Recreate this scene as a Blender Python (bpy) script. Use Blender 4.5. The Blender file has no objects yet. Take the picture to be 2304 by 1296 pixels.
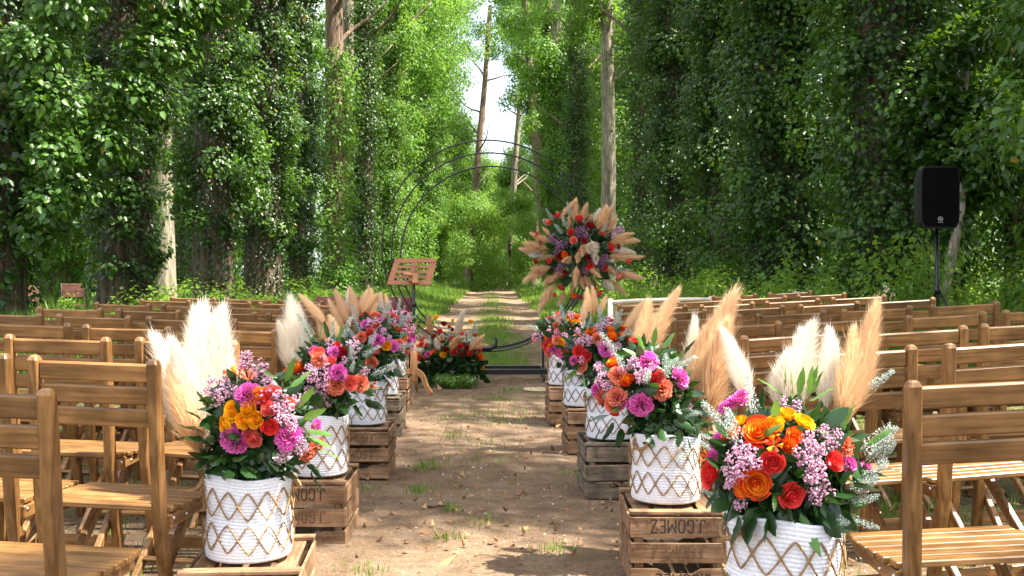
import bpy, math, random
import numpy as np
from mathutils import Vector, Matrix, Quaternion, Euler

R = math.radians
scene = bpy.context.scene
COL = scene.collection

# ------------------------------------------------------------------ camera, light, exposure
EYE, FOC, VX, VY = 1.08, 2400.0, 1105.0, 612.0        # eye height, focal length and vanishing point in photo pixels
cam_d = bpy.data.cameras.new("camera")
cam = bpy.data.objects.new("camera", cam_d)
COL.objects.link(cam)
cam.location = (0, 0, EYE)
cam.rotation_euler = (R(90), 0, 0)
cam_d.sensor_width = 36.0
cam_d.lens = 36.0 * FOC / 2304.0
cam_d.shift_x = (1152 - VX) / 2304.0
cam_d.shift_y = -(648 - VY) / 2304.0
cam_d.clip_start = 0.05
cam_d.clip_end = 2000
cam_d.dof.use_dof = True
cam_d.dof.focus_distance = 3.4
cam_d.dof.aperture_fstop = 32
scene.camera = cam

SUN_EL, SUN_AZ = 60.0, 99.0                            # azimuth clockwise from +Y (so 90 = from the right)
world = bpy.data.worlds.new("World")
scene.world = world
world.use_nodes = True
wn = world.node_tree
wn.nodes.clear()
sky = wn.nodes.new("ShaderNodeTexSky")
sky.sky_type = 'NISHITA'
sky.sun_disc = False
sky.sun_elevation = R(SUN_EL)
sky.sun_rotation = R(SUN_AZ)
sky.air_density = 1.0
sky.dust_density = 3.0
sky.ozone_density = 1.0
bg = wn.nodes.new("ShaderNodeBackground")
bg.inputs[1].default_value = 0.11
wo = wn.nodes.new("ShaderNodeOutputWorld")
wtc = wn.nodes.new("ShaderNodeTexCoord")
wns = wn.nodes.new("ShaderNodeTexNoise"); wns.inputs["Scale"].default_value = 2.2; wns.inputs["Detail"].default_value = 5
wrp = wn.nodes.new("ShaderNodeValToRGB")
wrp.color_ramp.elements[0].position = 0.32; wrp.color_ramp.elements[0].color = (0.15, 0.15, 0.15, 1)
wrp.color_ramp.elements[1].position = 0.6; wrp.color_ramp.elements[1].color = (0.7, 0.7, 0.7, 1)
wmx = wn.nodes.new("ShaderNodeMixRGB"); wmx.inputs[2].default_value = (7.0, 7.2, 7.6, 1)
wn.links.new(wtc.outputs["Generated"], wns.inputs["Vector"])
wn.links.new(wns.outputs[0], wrp.inputs[0])
wn.links.new(wrp.outputs[0], wmx.inputs[0])
wn.links.new(sky.outputs[0], wmx.inputs[1])
wn.links.new(wmx.outputs[0], bg.inputs[0])
wn.links.new(bg.outputs[0], wo.inputs[0])

sd = bpy.data.lights.new("sun", 'SUN')
sd.energy = 5.0
sd.angle = R(0.6)
sd.color = (1.0, 0.94, 0.84)
sun = bpy.data.objects.new("sun", sd)
COL.objects.link(sun)
sdir = Vector((math.sin(R(SUN_AZ)) * math.cos(R(SUN_EL)), math.cos(R(SUN_AZ)) * math.cos(R(SUN_EL)), math.sin(R(SUN_EL))))
sun.rotation_euler = sdir.to_track_quat('Z', 'Y').to_euler()
sun.location = (20, 0, 30)

vs = scene.view_settings
vs.view_transform = 'Standard'
vs.look = 'None'
vs.gamma = 1.0
vs.use_curve_mapping = False
vs.exposure = 1.95
cy = scene.cycles
cy.max_bounces = 6
cy.diffuse_bounces = 3
cy.glossy_bounces = 2
cy.transmission_bounces = 4
cy.transparent_max_bounces = 4
cy.caustics_reflective = False
cy.caustics_refractive = False
cy.sample_clamp_indirect = 6.0
cy.use_denoising = True

# ------------------------------------------------------------------ helpers
def px(x, y, d):
    return Vector(((x - VX) * d / FOC, d, EYE - (y - VY) * d / FOC))

def smooth01(t):
    t = np.clip(t, 0, 1)
    return t * t * (3 - 2 * t)

def slope_z(x):
    """the ground rises gently away from the path"""
    a = np.abs(x) - 0.9
    s = np.where(x > 0, 0.052, 0.027)
    return s * np.clip(a, 0, 3.2)

def gz(x, y):
    z = slope_z(np.asarray(x, float))
    near = smooth01((11.5 - np.asarray(y, float)) / 2.0)
    return float(z * (0.35 + 0.65 * near))

class Geo:
    def __init__(s):
        s.V, s.F, s.n, s.tone = [], [], 0, []
    def add(s, V, F, tone=0.5):
        V = np.asarray(V, float).reshape(-1, 3)
        s.V.append(V)
        s.F.extend([tuple(int(i) + s.n for i in f) for f in F])
        s.n += len(V)
        s.tone.append(np.full(len(V), tone) if np.isscalar(tone) else np.asarray(tone, float))
        return s
    def box(s, c, size, ch=0.002, rot=None, tone=0.5):
        V, F = cbox(size, ch)
        if rot is not None:
            V = V @ np.array(Euler(rot).to_matrix()).T
        return s.add(V + np.array(c), F, tone)
    def tube(s, pts, r, sides=8, closed=False, tone=0.5):
        V, F = tube(pts, r, sides, closed)
        return s.add(V, F, tone)
    def lathe(s, prof, seg=24, c=(0, 0, 0), tone=0.5):
        V, F = lathe(prof, seg)
        return s.add(V + np.array(c), F, tone)
    def mesh(s, name, mat, smooth=False):
        me = bpy.data.meshes.new(name)
        V = np.concatenate(s.V)
        me.from_pydata(V.tolist(), [], s.F)
        at = me.attributes.new("tone", 'FLOAT', 'POINT')
        at.data.foreach_set("value", np.concatenate(s.tone).astype(np.float32))
        if smooth:
            me.polygons.foreach_set("use_smooth", [True] * len(me.polygons))
        me.materials.append(mat)
        me.update()
        return me

def cbox(size, c):
    h = np.array(size, float) / 2
    c = min(c, h.min() * 0.49)
    V, idx = [], {}
    for a in (-1, 1):
        for b in (-1, 1):
            for d in (-1, 1):
                sg = np.array((a, b, d))
                for ax in range(3):
                    p = sg * (h - c)
                    p[ax] = sg[ax] * h[ax]
                    idx[(a, b, d, ax)] = len(V)
                    V.append(p)
    F = []
    for ax in range(3):
        o = [i for i in range(3) if i != ax]
        for sg in (-1, 1):
            f = []
            for u, v in ((-1, -1), (1, -1), (1, 1), (-1, 1)):
                k = [0, 0, 0]; k[ax] = sg; k[o[0]] = u; k[o[1]] = v
                f.append(idx[(*k, ax)])
            F.append(f)
        # edges parallel to ax
        for u in (-1, 1):
            for v in (-1, 1):
                f = []
                for w, who in ((-1, o[0]), (1, o[0]), (1, o[1]), (-1, o[1])):
                    k = [0, 0, 0]; k[ax] = w; k[o[0]] = u; k[o[1]] = v
                    f.append(idx[(*k, who)])
                F.append(f)
    for a in (-1, 1):
        for b in (-1, 1):
            for d in (-1, 1):
                F.append([idx[(a, b, d, ax)] for ax in range(3)])
    V = np.array(V)
    out = []
    for f in F:
        p = V[f]
        n = np.cross(p[1] - p[0], p[2] - p[0])
        out.append(f if np.dot(n, p.mean(0)) > 0 else f[::-1])
    return V, out

def tube(pts, r, sides=8, closed=False):
    P = np.asarray(pts, float)
    n = len(P)
    rr = np.full(n, r) if np.isscalar(r) else np.asarray(r, float)
    T = (np.roll(P, -1, 0) - np.roll(P, 1, 0)) if closed else np.gradient(P, axis=0)
    T /= np.linalg.norm(T, axis=1)[:, None] + 1e-12
    up = np.array((0, 0, 1.0)) if abs(T[0, 2]) < 0.9 else np.array((1.0, 0, 0))
    V = []
    N = np.cross(T[0], up); N /= np.linalg.norm(N)
    for i in range(n):
        N = N - T[i] * np.dot(N, T[i]); N /= np.linalg.norm(N) + 1e-12
        B = np.cross(T[i], N)
        for k in range(sides):
            a = 2 * math.pi * k / sides
            V.append(P[i] + rr[i] * (math.cos(a) * N + math.sin(a) * B))
    F = []
    for i in range(n if closed else n - 1):
        j = (i + 1) % n
        for k in range(sides):
            l = (k + 1) % sides
            F.append((i * sides + k, i * sides + l, j * sides + l, j * sides + k))
    if not closed:
        F.append(tuple(range(sides))[::-1])
        F.append(tuple((n - 1) * sides + k for k in range(sides)))
    return np.array(V), F

def lathe(prof, seg=24):
    V, F = [], []
    m = len(prof)
    for k in range(seg):
        a = 2 * math.pi * k / seg
        for r, z in prof:
            V.append((r * math.cos(a), r * math.sin(a), z))
    for k in range(seg):
        l = (k + 1) % seg
        for i in range(m - 1):
            F.append((k * m + i, l * m + i, l * m + i + 1, k * m + i + 1))
    return np.array(V), F

def trimesh(name, V, T, mat, tone=None, smooth=False):
    me = bpy.data.meshes.new(name)
    n, t = len(V), len(T)
    me.vertices.add(n)
    me.vertices.foreach_set("co", V.astype(np.float32).ravel())
    me.loops.add(t * 3)
    me.loops.foreach_set("vertex_index", T.astype(np.int32).ravel())
    me.polygons.add(t)
    me.polygons.foreach_set("loop_start", np.arange(0, t * 3, 3, dtype=np.int32))
    if smooth:
        me.polygons.foreach_set("use_smooth", np.ones(t, dtype=bool))
    if tone is not None:
        at = me.attributes.new("tone", 'FLOAT', 'POINT')
        at.data.foreach_set("value", tone.astype(np.float32))
    me.materials.append(mat)
    me.update(calc_edges=True)
    return me

def put(name, mesh, parent=None, loc=(0, 0, 0), rot=None, scale=None, label=None, cat=None, group=None, kind=None, quat=None):
    o = bpy.data.objects.new(name, mesh)
    COL.objects.link(o)
    o.location = loc
    if quat is not None:
        o.rotation_mode = 'QUATERNION'
        o.rotation_quaternion = quat
    elif rot is not None:
        o.rotation_euler = rot
    if scale is not None:
        o.scale = (scale, scale, scale) if np.isscalar(scale) else scale
    if parent is not None:
        o.parent = parent
    if label: o["label"] = label
    if cat: o["category"] = cat
    if group: o["group"] = group
    if kind: o["kind"] = kind
    return o

def thing(name, label, cat, loc=(0, 0, 0), rot=None, group=None, scale=None):
    o = put(name, None, None, loc, rot, scale, label, cat, group)
    o.empty_display_size = 0.1
    return o

ORD = ["first", "second", "third", "fourth", "fifth", "sixth", "seventh", "eighth", "ninth", "tenth", "eleventh", "twelfth"]

# ------------------------------------------------------------------ materials
def newmat(name):
    m = bpy.data.materials.new(name)
    m.use_nodes = True
    nt = m.node_tree
    nt.nodes.clear()
    out = nt.nodes.new("ShaderNodeOutputMaterial")
    p = nt.nodes.new("ShaderNodeBsdfPrincipled")
    nt.links.new(p.outputs[0], out.inputs[0])
    return m, nt, p, out

def node(nt, t, **kw):
    n = nt.nodes.new(t)
    for k, v in kw.items():
        setattr(n, k, v)
    return n

def ramp(nt, stops):
    r = nt.nodes.new("ShaderNodeValToRGB")
    e = r.color_ramp.elements
    while len(e) < len(stops):
        e.new(0.5)
    for i, (p, c) in enumerate(stops):
        e[i].position = p
        e[i].color = (*c, 1)
    return r

def flat(name, c, rough=0.5, metal=0.0, spec=0.5):
    m, nt, p, out = newmat(name)
    p.inputs["Base Color"].default_value = (*c, 1)
    p.inputs["Roughness"].default_value = rough
    p.inputs["Metallic"].default_value = metal
    p.inputs["Specular IOR Level"].default_value = spec
    return m

def foliage(name, stops, rough=0.42, trans=0.3, tcol=(0.12, 0.22, 0.02), spec=0.5, obvar=0.0):
    m, nt, p, out = newmat(name)
    at = node(nt, "ShaderNodeAttribute", attribute_name="tone")
    r = ramp(nt, stops)
    nt.links.new(at.outputs["Fac"], r.inputs[0])
    col = r.outputs[0]
    if obvar:
        oi = node(nt, "ShaderNodeObjectInfo")
        mr = node(nt, "ShaderNodeMapRange")
        mr.inputs[3].default_value = 1 - obvar
        mr.inputs[4].default_value = 1 + obvar
        hs = node(nt, "ShaderNodeHueSaturation")
        nt.links.new(oi.outputs["Random"], mr.inputs[0])
        nt.links.new(mr.outputs[0], hs.inputs["Value"])
        nt.links.new(col, hs.inputs["Color"])
        col = hs.outputs[0]
    nt.links.new(col, p.inputs["Base Color"])
    p.inputs["Roughness"].default_value = rough
    p.inputs["Specular IOR Level"].default_value = spec
    tr = node(nt, "ShaderNodeBsdfTranslucent")
    mx = node(nt, "ShaderNodeMixRGB", blend_type='MIX')
    mx.inputs[0].default_value = 0.65
    mx.inputs[2].default_value = (*tcol, 1)
    nt.links.new(col, mx.inputs[1])
    nt.links.new(mx.outputs[0], tr.inputs[0])
    ms = node(nt, "ShaderNodeMixShader")
    ms.inputs[0].default_value = trans
    nt.links.new(p.outputs[0], ms.inputs[1])
    nt.links.new(tr.outputs[0], ms.inputs[2])
    nt.links.new(ms.outputs[0], out.inputs[0])
    return m

def wood(name, c1, c2, axis=0, rough=0.42, wear=0.35, stain=None, bump=0.15, spec=0.5):
    m, nt, p, out = newmat(name)
    tc = node(nt, "ShaderNodeTexCoord")
    oi = node(nt, "ShaderNodeObjectInfo")
    off = node(nt, "ShaderNodeVectorMath", operation='SCALE')
    cmb = node(nt, "ShaderNodeCombineXYZ")
    for i in range(3):
        nt.links.new(oi.outputs["Random"], cmb.inputs[i])
    nt.links.new(cmb.outputs[0], off.inputs[0])
    off.inputs["Scale"].default_value = 23.7
    ad = node(nt, "ShaderNodeVectorMath", operation='ADD')
    nt.links.new(tc.outputs["Object"], ad.inputs[0])
    nt.links.new(off.outputs[0], ad.inputs[1])
    mp = node(nt, "ShaderNodeMapping")
    sc = [70.0, 70.0, 70.0]; sc[axis] = 4.0
    mp.inputs["Scale"].default_value = sc
    nt.links.new(ad.outputs[0], mp.inputs[0])
    n1 = node(nt, "ShaderNodeTexNoise")
    n1.inputs["Scale"].default_value = 1.0
    n1.inputs["Detail"].default_value = 4
    n1.inputs["Distortion"].default_value = 0.6
    nt.links.new(mp.outputs[0], n1.inputs["Vector"])
    r = ramp(nt, [(0.32, c1), (0.7, c2)])
    nt.links.new(n1.outputs[0], r.inputs[0])
    n2 = node(nt, "ShaderNodeTexNoise")
    n2.inputs["Scale"].default_value = 9.0
    n2.inputs["Detail"].default_value = 3
    nt.links.new(ad.outputs[0], n2.inputs["Vector"])
    r2 = ramp(nt, [(0.35, (1 - wear,) * 3), (0.65, (1.12, 1.12, 1.12))])
    nt.links.new(n2.outputs[0], r2.inputs[0])
    mul = node(nt, "ShaderNodeMixRGB", blend_type='MULTIPLY')
    mul.inputs[0].default_value = 1
    nt.links.new(r.outputs[0], mul.inputs[1])
    nt.links.new(r2.outputs[0], mul.inputs[2])
    col = mul.outputs[0]
    if stain:
        n3 = node(nt, "ShaderNodeTexNoise")
        n3.inputs["Scale"].default_value = 14.0
        n3.inputs["Detail"].default_value = 5
        n3.inputs["Roughness"].default_value = 0.7
        nt.links.new(ad.outputs[0], n3.inputs["Vector"])
        r3 = ramp(nt, [(0.54, (0, 0, 0)), (0.66, (0.9, 0.9, 0.9))])
        nt.links.new(n3.outputs[0], r3.inputs[0])
        m3 = node(nt, "ShaderNodeMixRGB", blend_type='MIX')
        nt.links.new(r3.outputs[0], m3.inputs[0])
        nt.links.new(col, m3.inputs[1])
        m3.inputs[2].default_value = (*stain, 1)
        col = m3.outputs[0]
    hs = node(nt, "ShaderNodeHueSaturation")
    mr = node(nt, "ShaderNodeMapRange")
    mr.inputs[3].default_value = 0.82
    mr.inputs[4].default_value = 1.16
    nt.links.new(oi.outputs["Random"], mr.inputs[0])
    nt.links.new(mr.outputs[0], hs.inputs["Value"])
    nt.links.new(col, hs.inputs["Color"])
    nt.links.new(hs.outputs[0], p.inputs["Base Color"])
    rr = node(nt, "ShaderNodeMapRange")
    rr.inputs[3].default_value = rough - 0.1
    rr.inputs[4].default_value = rough + 0.18
    nt.links.new(n2.outputs[0], rr.inputs[0])
    nt.links.new(rr.outputs[0], p.inputs["Roughness"])
    p.inputs["Specular IOR Level"].default_value = spec
    b = node(nt, "ShaderNodeBump")
    b.inputs["Strength"].default_value = bump
    b.inputs["Distance"].default_value = 0.002
    nt.links.new(n1.outputs[0], b.inputs["Height"])
    nt.links.new(b.outputs[0], p.inputs["Normal"])
    return m

def toned(name, stops, rough=0.6, trans=0.15, sheen=0.0, obvar=0.12):
    """petal material: colour follows the petal layer"""
    m = foliage(name, stops, rough, trans, stops[-1][1], 0.25, obvar)
    return m

CH1, CH2 = (0.130, 0.056, 0.014), (0.310, 0.156, 0.050)
M_CH = [wood("chair_wood_%d" % a, CH1, CH2, a, 0.36, 0.35, bump=0.3) for a in range(3)]
M_CR = [wood("crate_wood_%d" % a, (0.19, 0.105, 0.052), (0.40, 0.245, 0.14), a, 0.75, 0.45, (0.10, 0.05, 0.025), 0.5, 0.2) for a in range(3)]
M_CG = [wood("grey_crate_wood_%d" % a, (0.15, 0.11, 0.075), (0.31, 0.24, 0.165), a, 0.8, 0.5, (0.07, 0.05, 0.035), 0.5, 0.2) for a in range(3)]
M_STAND = [wood("beech_wood_%d" % a, (0.42, 0.18, 0.065), (0.52, 0.25, 0.10), a, 0.35, 0.12) for a in range(3)]
M_DESK = wood("cherry_wood", (0.27, 0.085, 0.025), (0.36, 0.12, 0.035), 0, 0.35, 0.15)
M_BENCH = wood("pale_bench_wood", (0.72, 0.60, 0.44), (0.86, 0.76, 0.62), 0, 0.5, 0.2)
M_STEEL = flat("bolt_steel", (0.6, 0.6, 0.6), 0.3, 1.0)
M_BLACK = flat("black_paint", (0.008, 0.008, 0.009), 0.35)
M_BLACKM = flat("black_mesh", (0.002, 0.002, 0.002), 0.9, 0, 0.08)
M_GREYPL = flat("grey_plastic", (0.006, 0.0065, 0.007), 0.5, 0, 0.3)
M_LOGO = flat("badge_silver", (0.45, 0.45, 0.45), 0.35, 0.6)
M_INK = flat("black_ink", (0.03, 0.018, 0.012), 0.85)
M_INK2 = flat("faded_ink", (0.12, 0.06, 0.03), 0.9)
M_RUST = wood("rusty_metal", (0.26, 0.09, 0.065), (0.38, 0.15, 0.11), 0, 0.6, 0.3, (0.08, 0.02, 0.012), 0.2)
M_REDPAD = flat("dark_red_leather", (0.16, 0.022, 0.018), 0.45)
M_DARKIRON = flat("dark_iron", (0.045, 0.02, 0.014), 0.6)
M_CANE = flat("woven_cane", (0.55, 0.40, 0.22), 0.6)
M_DISC = flat("pale_board", (0.62, 0.45, 0.26), 0.6)
M_RIMG = flat("rubber_grey", (0.03, 0.03, 0.03), 0.7)

def rope_mat(name, c1, c2, sc, strength):
    m, nt, p, out = newmat(name)
    tc = node(nt, "ShaderNodeTexCoord")
    n1 = node(nt, "ShaderNodeTexNoise")
    n1.inputs["Scale"].default_value = sc
    n1.inputs["Detail"].default_value = 3
    nt.links.new(tc.outputs["Object"], n1.inputs["Vector"])
    r = ramp(nt, [(0.3, c1), (0.7, c2)])
    nt.links.new(n1.outputs[0], r.inputs[0])
    nt.links.new(r.outputs[0], p.inputs["Base Color"])
    p.inputs["Roughness"].default_value = 0.85
    p.inputs["Specular IOR Level"].default_value = 0.15
    b = node(nt, "ShaderNodeBump")
    b.inputs["Strength"].default_value = strength
    b.inputs["Distance"].default_value = 0.002
    nt.links.new(n1.outputs[0], b.inputs["Height"])
    nt.links.new(b.outputs[0], p.inputs["Normal"])
    return m
M_COTTON = rope_mat("white_cotton_rope", (0.66, 0.68, 0.74), (0.84, 0.85, 0.88), 160, 0.6)
M_JUTE = rope_mat("brown_jute_rope", (0.17, 0.09, 0.035), (0.40, 0.25, 0.12), 300, 1.0)

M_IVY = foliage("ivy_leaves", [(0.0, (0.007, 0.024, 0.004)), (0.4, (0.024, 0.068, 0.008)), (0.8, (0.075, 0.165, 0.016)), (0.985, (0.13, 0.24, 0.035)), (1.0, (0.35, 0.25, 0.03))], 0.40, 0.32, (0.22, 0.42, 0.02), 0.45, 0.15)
M_POP = foliage("poplar_leaves", [(0.0, (0.045, 0.110, 0.014)), (0.5, (0.085, 0.19, 0.022)), (1.0, (0.17, 0.29, 0.045))], 0.45, 0.45, (0.34, 0.56, 0.05), 0.35, 0.18)
M_WEED = foliage("weed_leaves", [(0.0, (0.05, 0.12, 0.014)), (0.5, (0.11, 0.22, 0.024)), (1.0, (0.22, 0.34, 0.06))], 0.5, 0.42, (0.36, 0.56, 0.05), 0.3)
M_GRASS = foliage("grass_blades", [(0.0, (0.05, 0.12, 0.016)), (0.6, (0.13, 0.26, 0.032)), (0.9, (0.26, 0.37, 0.08)), (1.0, (0.46, 0.41, 0.2))], 0.5, 0.42, (0.36, 0.54, 0.06), 0.3)
M_LEAF = foliage("bouquet_leaf", [(0.0, (0.009, 0.032, 0.008)), (1.0, (0.026, 0.080, 0.015))], 0.33, 0.15, (0.10, 0.24, 0.03), 0.5, 0.2)
M_LEAFL = foliage("bright_leaf", [(0.0, (0.05, 0.14, 0.02)), (1.0, (0.12, 0.25, 0.04))], 0.4, 0.25, (0.22, 0.4, 0.05), 0.5, 0.15)
M_SILVER = foliage("silver_sprig", [(0.0, (0.28, 0.36, 0.30)), (1.0, (0.55, 0.62, 0.56))], 0.8, 0.2, (0.5, 0.55, 0.5), 0.1)
M_LITTER = foliage("dead_leaves", [(0.0, (0.10, 0.045, 0.02)), (0.6, (0.26, 0.13, 0.06)), (1.0, (0.45, 0.28, 0.12))], 0.7, 0.1, (0.3, 0.15, 0.05), 0.2)
M_PAMW = foliage("cream_pampas", [(0.0, (0.62, 0.42, 0.24)), (0.35, (0.86, 0.74, 0.58)), (1.0, (0.94, 0.91, 0.84))], 0.9, 0.35, (0.9, 0.75, 0.55), 0.05, 0.05)
M_PAMT = foliage("tan_pampas", [(0.0, (0.55, 0.29, 0.12)), (0.4, (0.84, 0.53, 0.27)), (1.0, (0.93, 0.73, 0.49))], 0.9, 0.35, (0.85, 0.6, 0.35), 0.05, 0.05)
M_FL = {
    "orange": toned("orange_petals", [(0.0, (0.90, 0.34, 0.004)), (0.5, (0.95, 0.50, 0.015)), (1.0, (0.95, 0.44, 0.015))]),
    "fire": toned("orange_red_petals", [(0.0, (0.88, 0.30, 0.01)), (0.45, (0.85, 0.20, 0.01)), (0.75, (0.75, 0.05, 0.015)), (1.0, (0.62, 0.025, 0.015))]),
    "red": toned("red_petals", [(0.0, (0.66, 0.03, 0.03)), (1.0, (0.80, 0.075, 0.06))]),
    "coral": toned("coral_petals", [(0.0, (0.70, 0.08, 0.07)), (1.0, (0.85, 0.22, 0.17))]),
    "salmon": toned("salmon_petals", [(0.0, (0.75, 0.12, 0.06)), (1.0, (0.88, 0.30, 0.17))]),
    "magenta": toned("magenta_petals", [(0.0, (0.68, 0.03, 0.32)), (1.0, (0.92, 0.22, 0.62))]),
    "dark": toned("dark_red_petals", [(0.0, (0.20, 0.008, 0.012)), (1.0, (0.42, 0.02, 0.02))]),
    "lilac": toned("lilac_petals", [(0.0, (0.50, 0.22, 0.33)), (1.0, (0.80, 0.50, 0.62))]),
    "plum": toned("plum_petals", [(0.0, (0.13, 0.04, 0.10)), (1.0, (0.33, 0.15, 0.25))]),
    "white": toned("white_florets", [(0.0, (0.45, 0.42, 0.38)), (1.0, (0.75, 0.7, 0.62))]),
}

def bark_mat(name, c1, c2, sc=1.0):
    m, nt, p, out = newmat(name)
    tc = node(nt, "ShaderNodeTexCoord")
    mp = node(nt, "ShaderNodeMapping")
    mp.inputs["Scale"].default_value = (16 * sc, 16 * sc, 2.2 * sc)
    nt.links.new(tc.outputs["Object"], mp.inputs[0])
    n1 = node(nt, "ShaderNodeTexNoise")
    n1.inputs["Scale"].default_value = 1.0
    n1.inputs["Detail"].default_value = 6
    n1.inputs["Roughness"].default_value = 0.65
    n1.inputs["Distortion"].default_value = 0.8
    nt.links.new(mp.outputs[0], n1.inputs["Vector"])
    r = ramp(nt, [(0.38, c1), (0.62, c2)])
    nt.links.new(n1.outputs[0], r.inputs[0])
    nt.links.new(r.outputs[0], p.inputs["Base Color"])
    p.inputs["Roughness"].default_value = 0.85
    p.inputs["Specular IOR Level"].default_value = 0.2
    b = node(nt, "ShaderNodeBump")
    b.inputs["Strength"].default_value = 1.0
    b.inputs["Distance"].default_value = 0.04
    nt.links.new(n1.outputs[0], b.inputs["Height"])
    nt.links.new(b.outputs[0], p.inputs["Normal"])
    return m
M_BARK = bark_mat("dark_bark", (0.035, 0.023, 0.015), (0.15, 0.105, 0.07))
M_BARKP = bark_mat("pale_bark", (0.15, 0.12, 0.085), (0.44, 0.37, 0.28))
M_BARKR = bark_mat("reddish_bark", (0.08, 0.05, 0.035), (0.30, 0.205, 0.14))

# ------------------------------------------------------------------ ground
def build_ground():
    ys = np.concatenate([np.linspace(-4, 1.4, 12)[:-1], np.linspace(1.4, 12, 200)[:-1], 12 + (np.linspace(0, 1, 190) ** 1.8) * 128, [200, 400]])
    a = np.linspace(0, 1, 100) ** 1.7
    xs = np.concatenate([-(a[1:][::-1]) * 42, a * 42])
    xs = np.concatenate([[-300, -100], xs, [100, 300]])
    X, Y = np.meshgrid(xs, ys)
    Z = slope_z(X) * (0.35 + 0.65 * smooth01((11.5 - Y) / 2.0))
    rg = np.random.RandomState(3)
    for k in range(26):
        f = rg.uniform(0.5, 9.0); th = rg.uniform(0, 6.28); ph = rg.uniform(0, 6.28)
        Z = Z + 0.010 / (f ** 0.75) * np.sin(f * (X * math.cos(th) + Y * math.sin(th)) + ph)
    # ridges running across the far track
    onp = smooth01((1.9 - np.abs(X)) / 0.5) * smooth01((Y - 12) / 3)
    rid = np.zeros_like(Y)
    y0 = 12.6
    while y0 < 70:
        w = rg.uniform(0.22, 0.4)
        rid += rg.uniform(0.03, 0.06) * np.exp(-((Y - y0 - 0.15 * np.sin(X * 1.7 + y0)) / w) ** 2)
        y0 += rg.uniform(1.3, 2.6)
    Z += rid * onp
    # the wheel ruts sit a little lower than the grassy crown between them
    Z += -0.03 * onp * (np.exp(-((X + 0.75) / 0.4) ** 2) + np.exp(-((X - 0.85) / 0.4) ** 2))
    V = np.stack([X, Y, Z], -1).reshape(-1, 3)
    ny, nx = X.shape
    i = np.arange(ny - 1)[:, None] * nx + np.arange(nx - 1)[None, :]
    i = i.ravel()
    T = np.concatenate([np.stack([i, i + 1, i + nx + 1], 1), np.stack([i, i + nx + 1, i + nx], 1)])
    m, nt, p, out = newmat("woodland_soil")
    tc = node(nt, "ShaderNodeTexCoord")
    sep = node(nt, "ShaderNodeSeparateXYZ")
    nt.links.new(tc.outputs["Object"], sep.inputs[0])
    def noise(s, d=4, rough=0.6, vec=None):
        n = node(nt, "ShaderNodeTexNoise")
        n.inputs["Scale"].default_value = s
        n.inputs["Detail"].default_value = d
        n.inputs["Roughness"].default_value = rough
        nt.links.new(vec or tc.outputs["Object"], n.inputs["Vector"])
        return n
    nbig, nmid, nfine, nv = noise(0.9, 4), noise(7, 5, 0.65), noise(60, 5, 0.75), noise(260, 2)
    soil = ramp(nt, [(0.34, (0.115, 0.070, 0.041)), (0.5, (0.225, 0.150, 0.094)), (0.66, (0.35, 0.25, 0.168))])
    mixn = node(nt, "ShaderNodeMixRGB"); mixn.inputs[0].default_value = 0.5
    nt.links.new(nmid.outputs[0], mixn.inputs[1]); nt.links.new(nfine.outputs[0], mixn.inputs[2])
    nt.links.new(mixn.outputs[0], soil.inputs[0])
    big = ramp(nt, [(0.35, (0.78, 0.76, 0.74)), (0.65, (1.12, 1.12, 1.12))])
    nt.links.new(nbig.outputs[0], big.inputs[0])
    mu = node(nt, "ShaderNodeMixRGB", blend_type='MULTIPLY'); mu.inputs[0].default_value = 1
    nt.links.new(soil.outputs[0], mu.inputs[1]); nt.links.new(big.outputs[0], mu.inputs[2])
    sp = ramp(nt, [(0.66, (0, 0, 0)), (0.72, (1, 1, 1))])
    nt.links.new(nv.outputs[0], sp.inputs[0])
    ms = node(nt, "ShaderNodeMixRGB"); ms.inputs[2].default_value = (0.52, 0.42, 0.32, 1)
    nt.links.new(sp.outputs[0], ms.inputs[0]); nt.links.new(mu.outputs[0], ms.inputs[1])
    # moss and leaf mould away from the track
    ab = node(nt, "ShaderNodeMath", operation='ABSOLUTE'); nt.links.new(sep.outputs[0], ab.inputs[0])
    wob = node(nt, "ShaderNodeMath", operation='MULTIPLY_ADD')
    nt.links.new(nmid.outputs[0], wob.inputs[0]); wob.inputs[1].default_value = 1.2
    nt.links.new(ab.outputs[0], wob.inputs[2])
    edge = node(nt, "ShaderNodeMapRange"); edge.inputs[1].default_value = 2.0; edge.inputs[2].default_value = 2.7
    nt.links.new(wob.outputs[0], edge.inputs[0])
    far = node(nt, "ShaderNodeMapRange"); far.inputs[1].default_value = 7.0; far.inputs[2].default_value = 12.0
    far.inputs[3].default_value = 0.45; far.inputs[4].default_value = 1.0
    nt.links.new(sep.outputs[1], far.inputs[0])
    mm = node(nt, "ShaderNodeMath", operation='MULTIPLY')
    nt.links.new(edge.outputs[0], mm.inputs[0]); nt.links.new(far.outputs[0], mm.inputs[1])
    gcol = ramp(nt, [(0.35, (0.035, 0.06, 0.016)), (0.7, (0.075, 0.13, 0.03))])
    nt.links.new(nfine.outputs[0], gcol.inputs[0])
    mg = node(nt, "ShaderNodeMixRGB")
    nt.links.new(mm.outputs[0], mg.inputs[0]); nt.links.new(ms.outputs[0], mg.inputs[1]); nt.links.new(gcol.outputs[0], mg.inputs[2])
    nt.links.new(mg.outputs[0], p.inputs["Base Color"])
    p.inputs["Roughness"].default_value = 0.95
    p.inputs["Specular IOR Level"].default_value = 0.1
    b = node(nt, "ShaderNodeBump"); b.inputs["Strength"].default_value = 1.0; b.inputs["Distance"].default_value = 0.035
    nt.links.new(mixn.outputs[0], b.inputs["Height"]); nt.links.new(b.outputs[0], p.inputs["Normal"])
    put("ground", trimesh("ground", V, T, m, smooth=True), kind="structure", label="bare brown woodland soil track with grassy verges under the trees")
build_ground()

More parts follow.
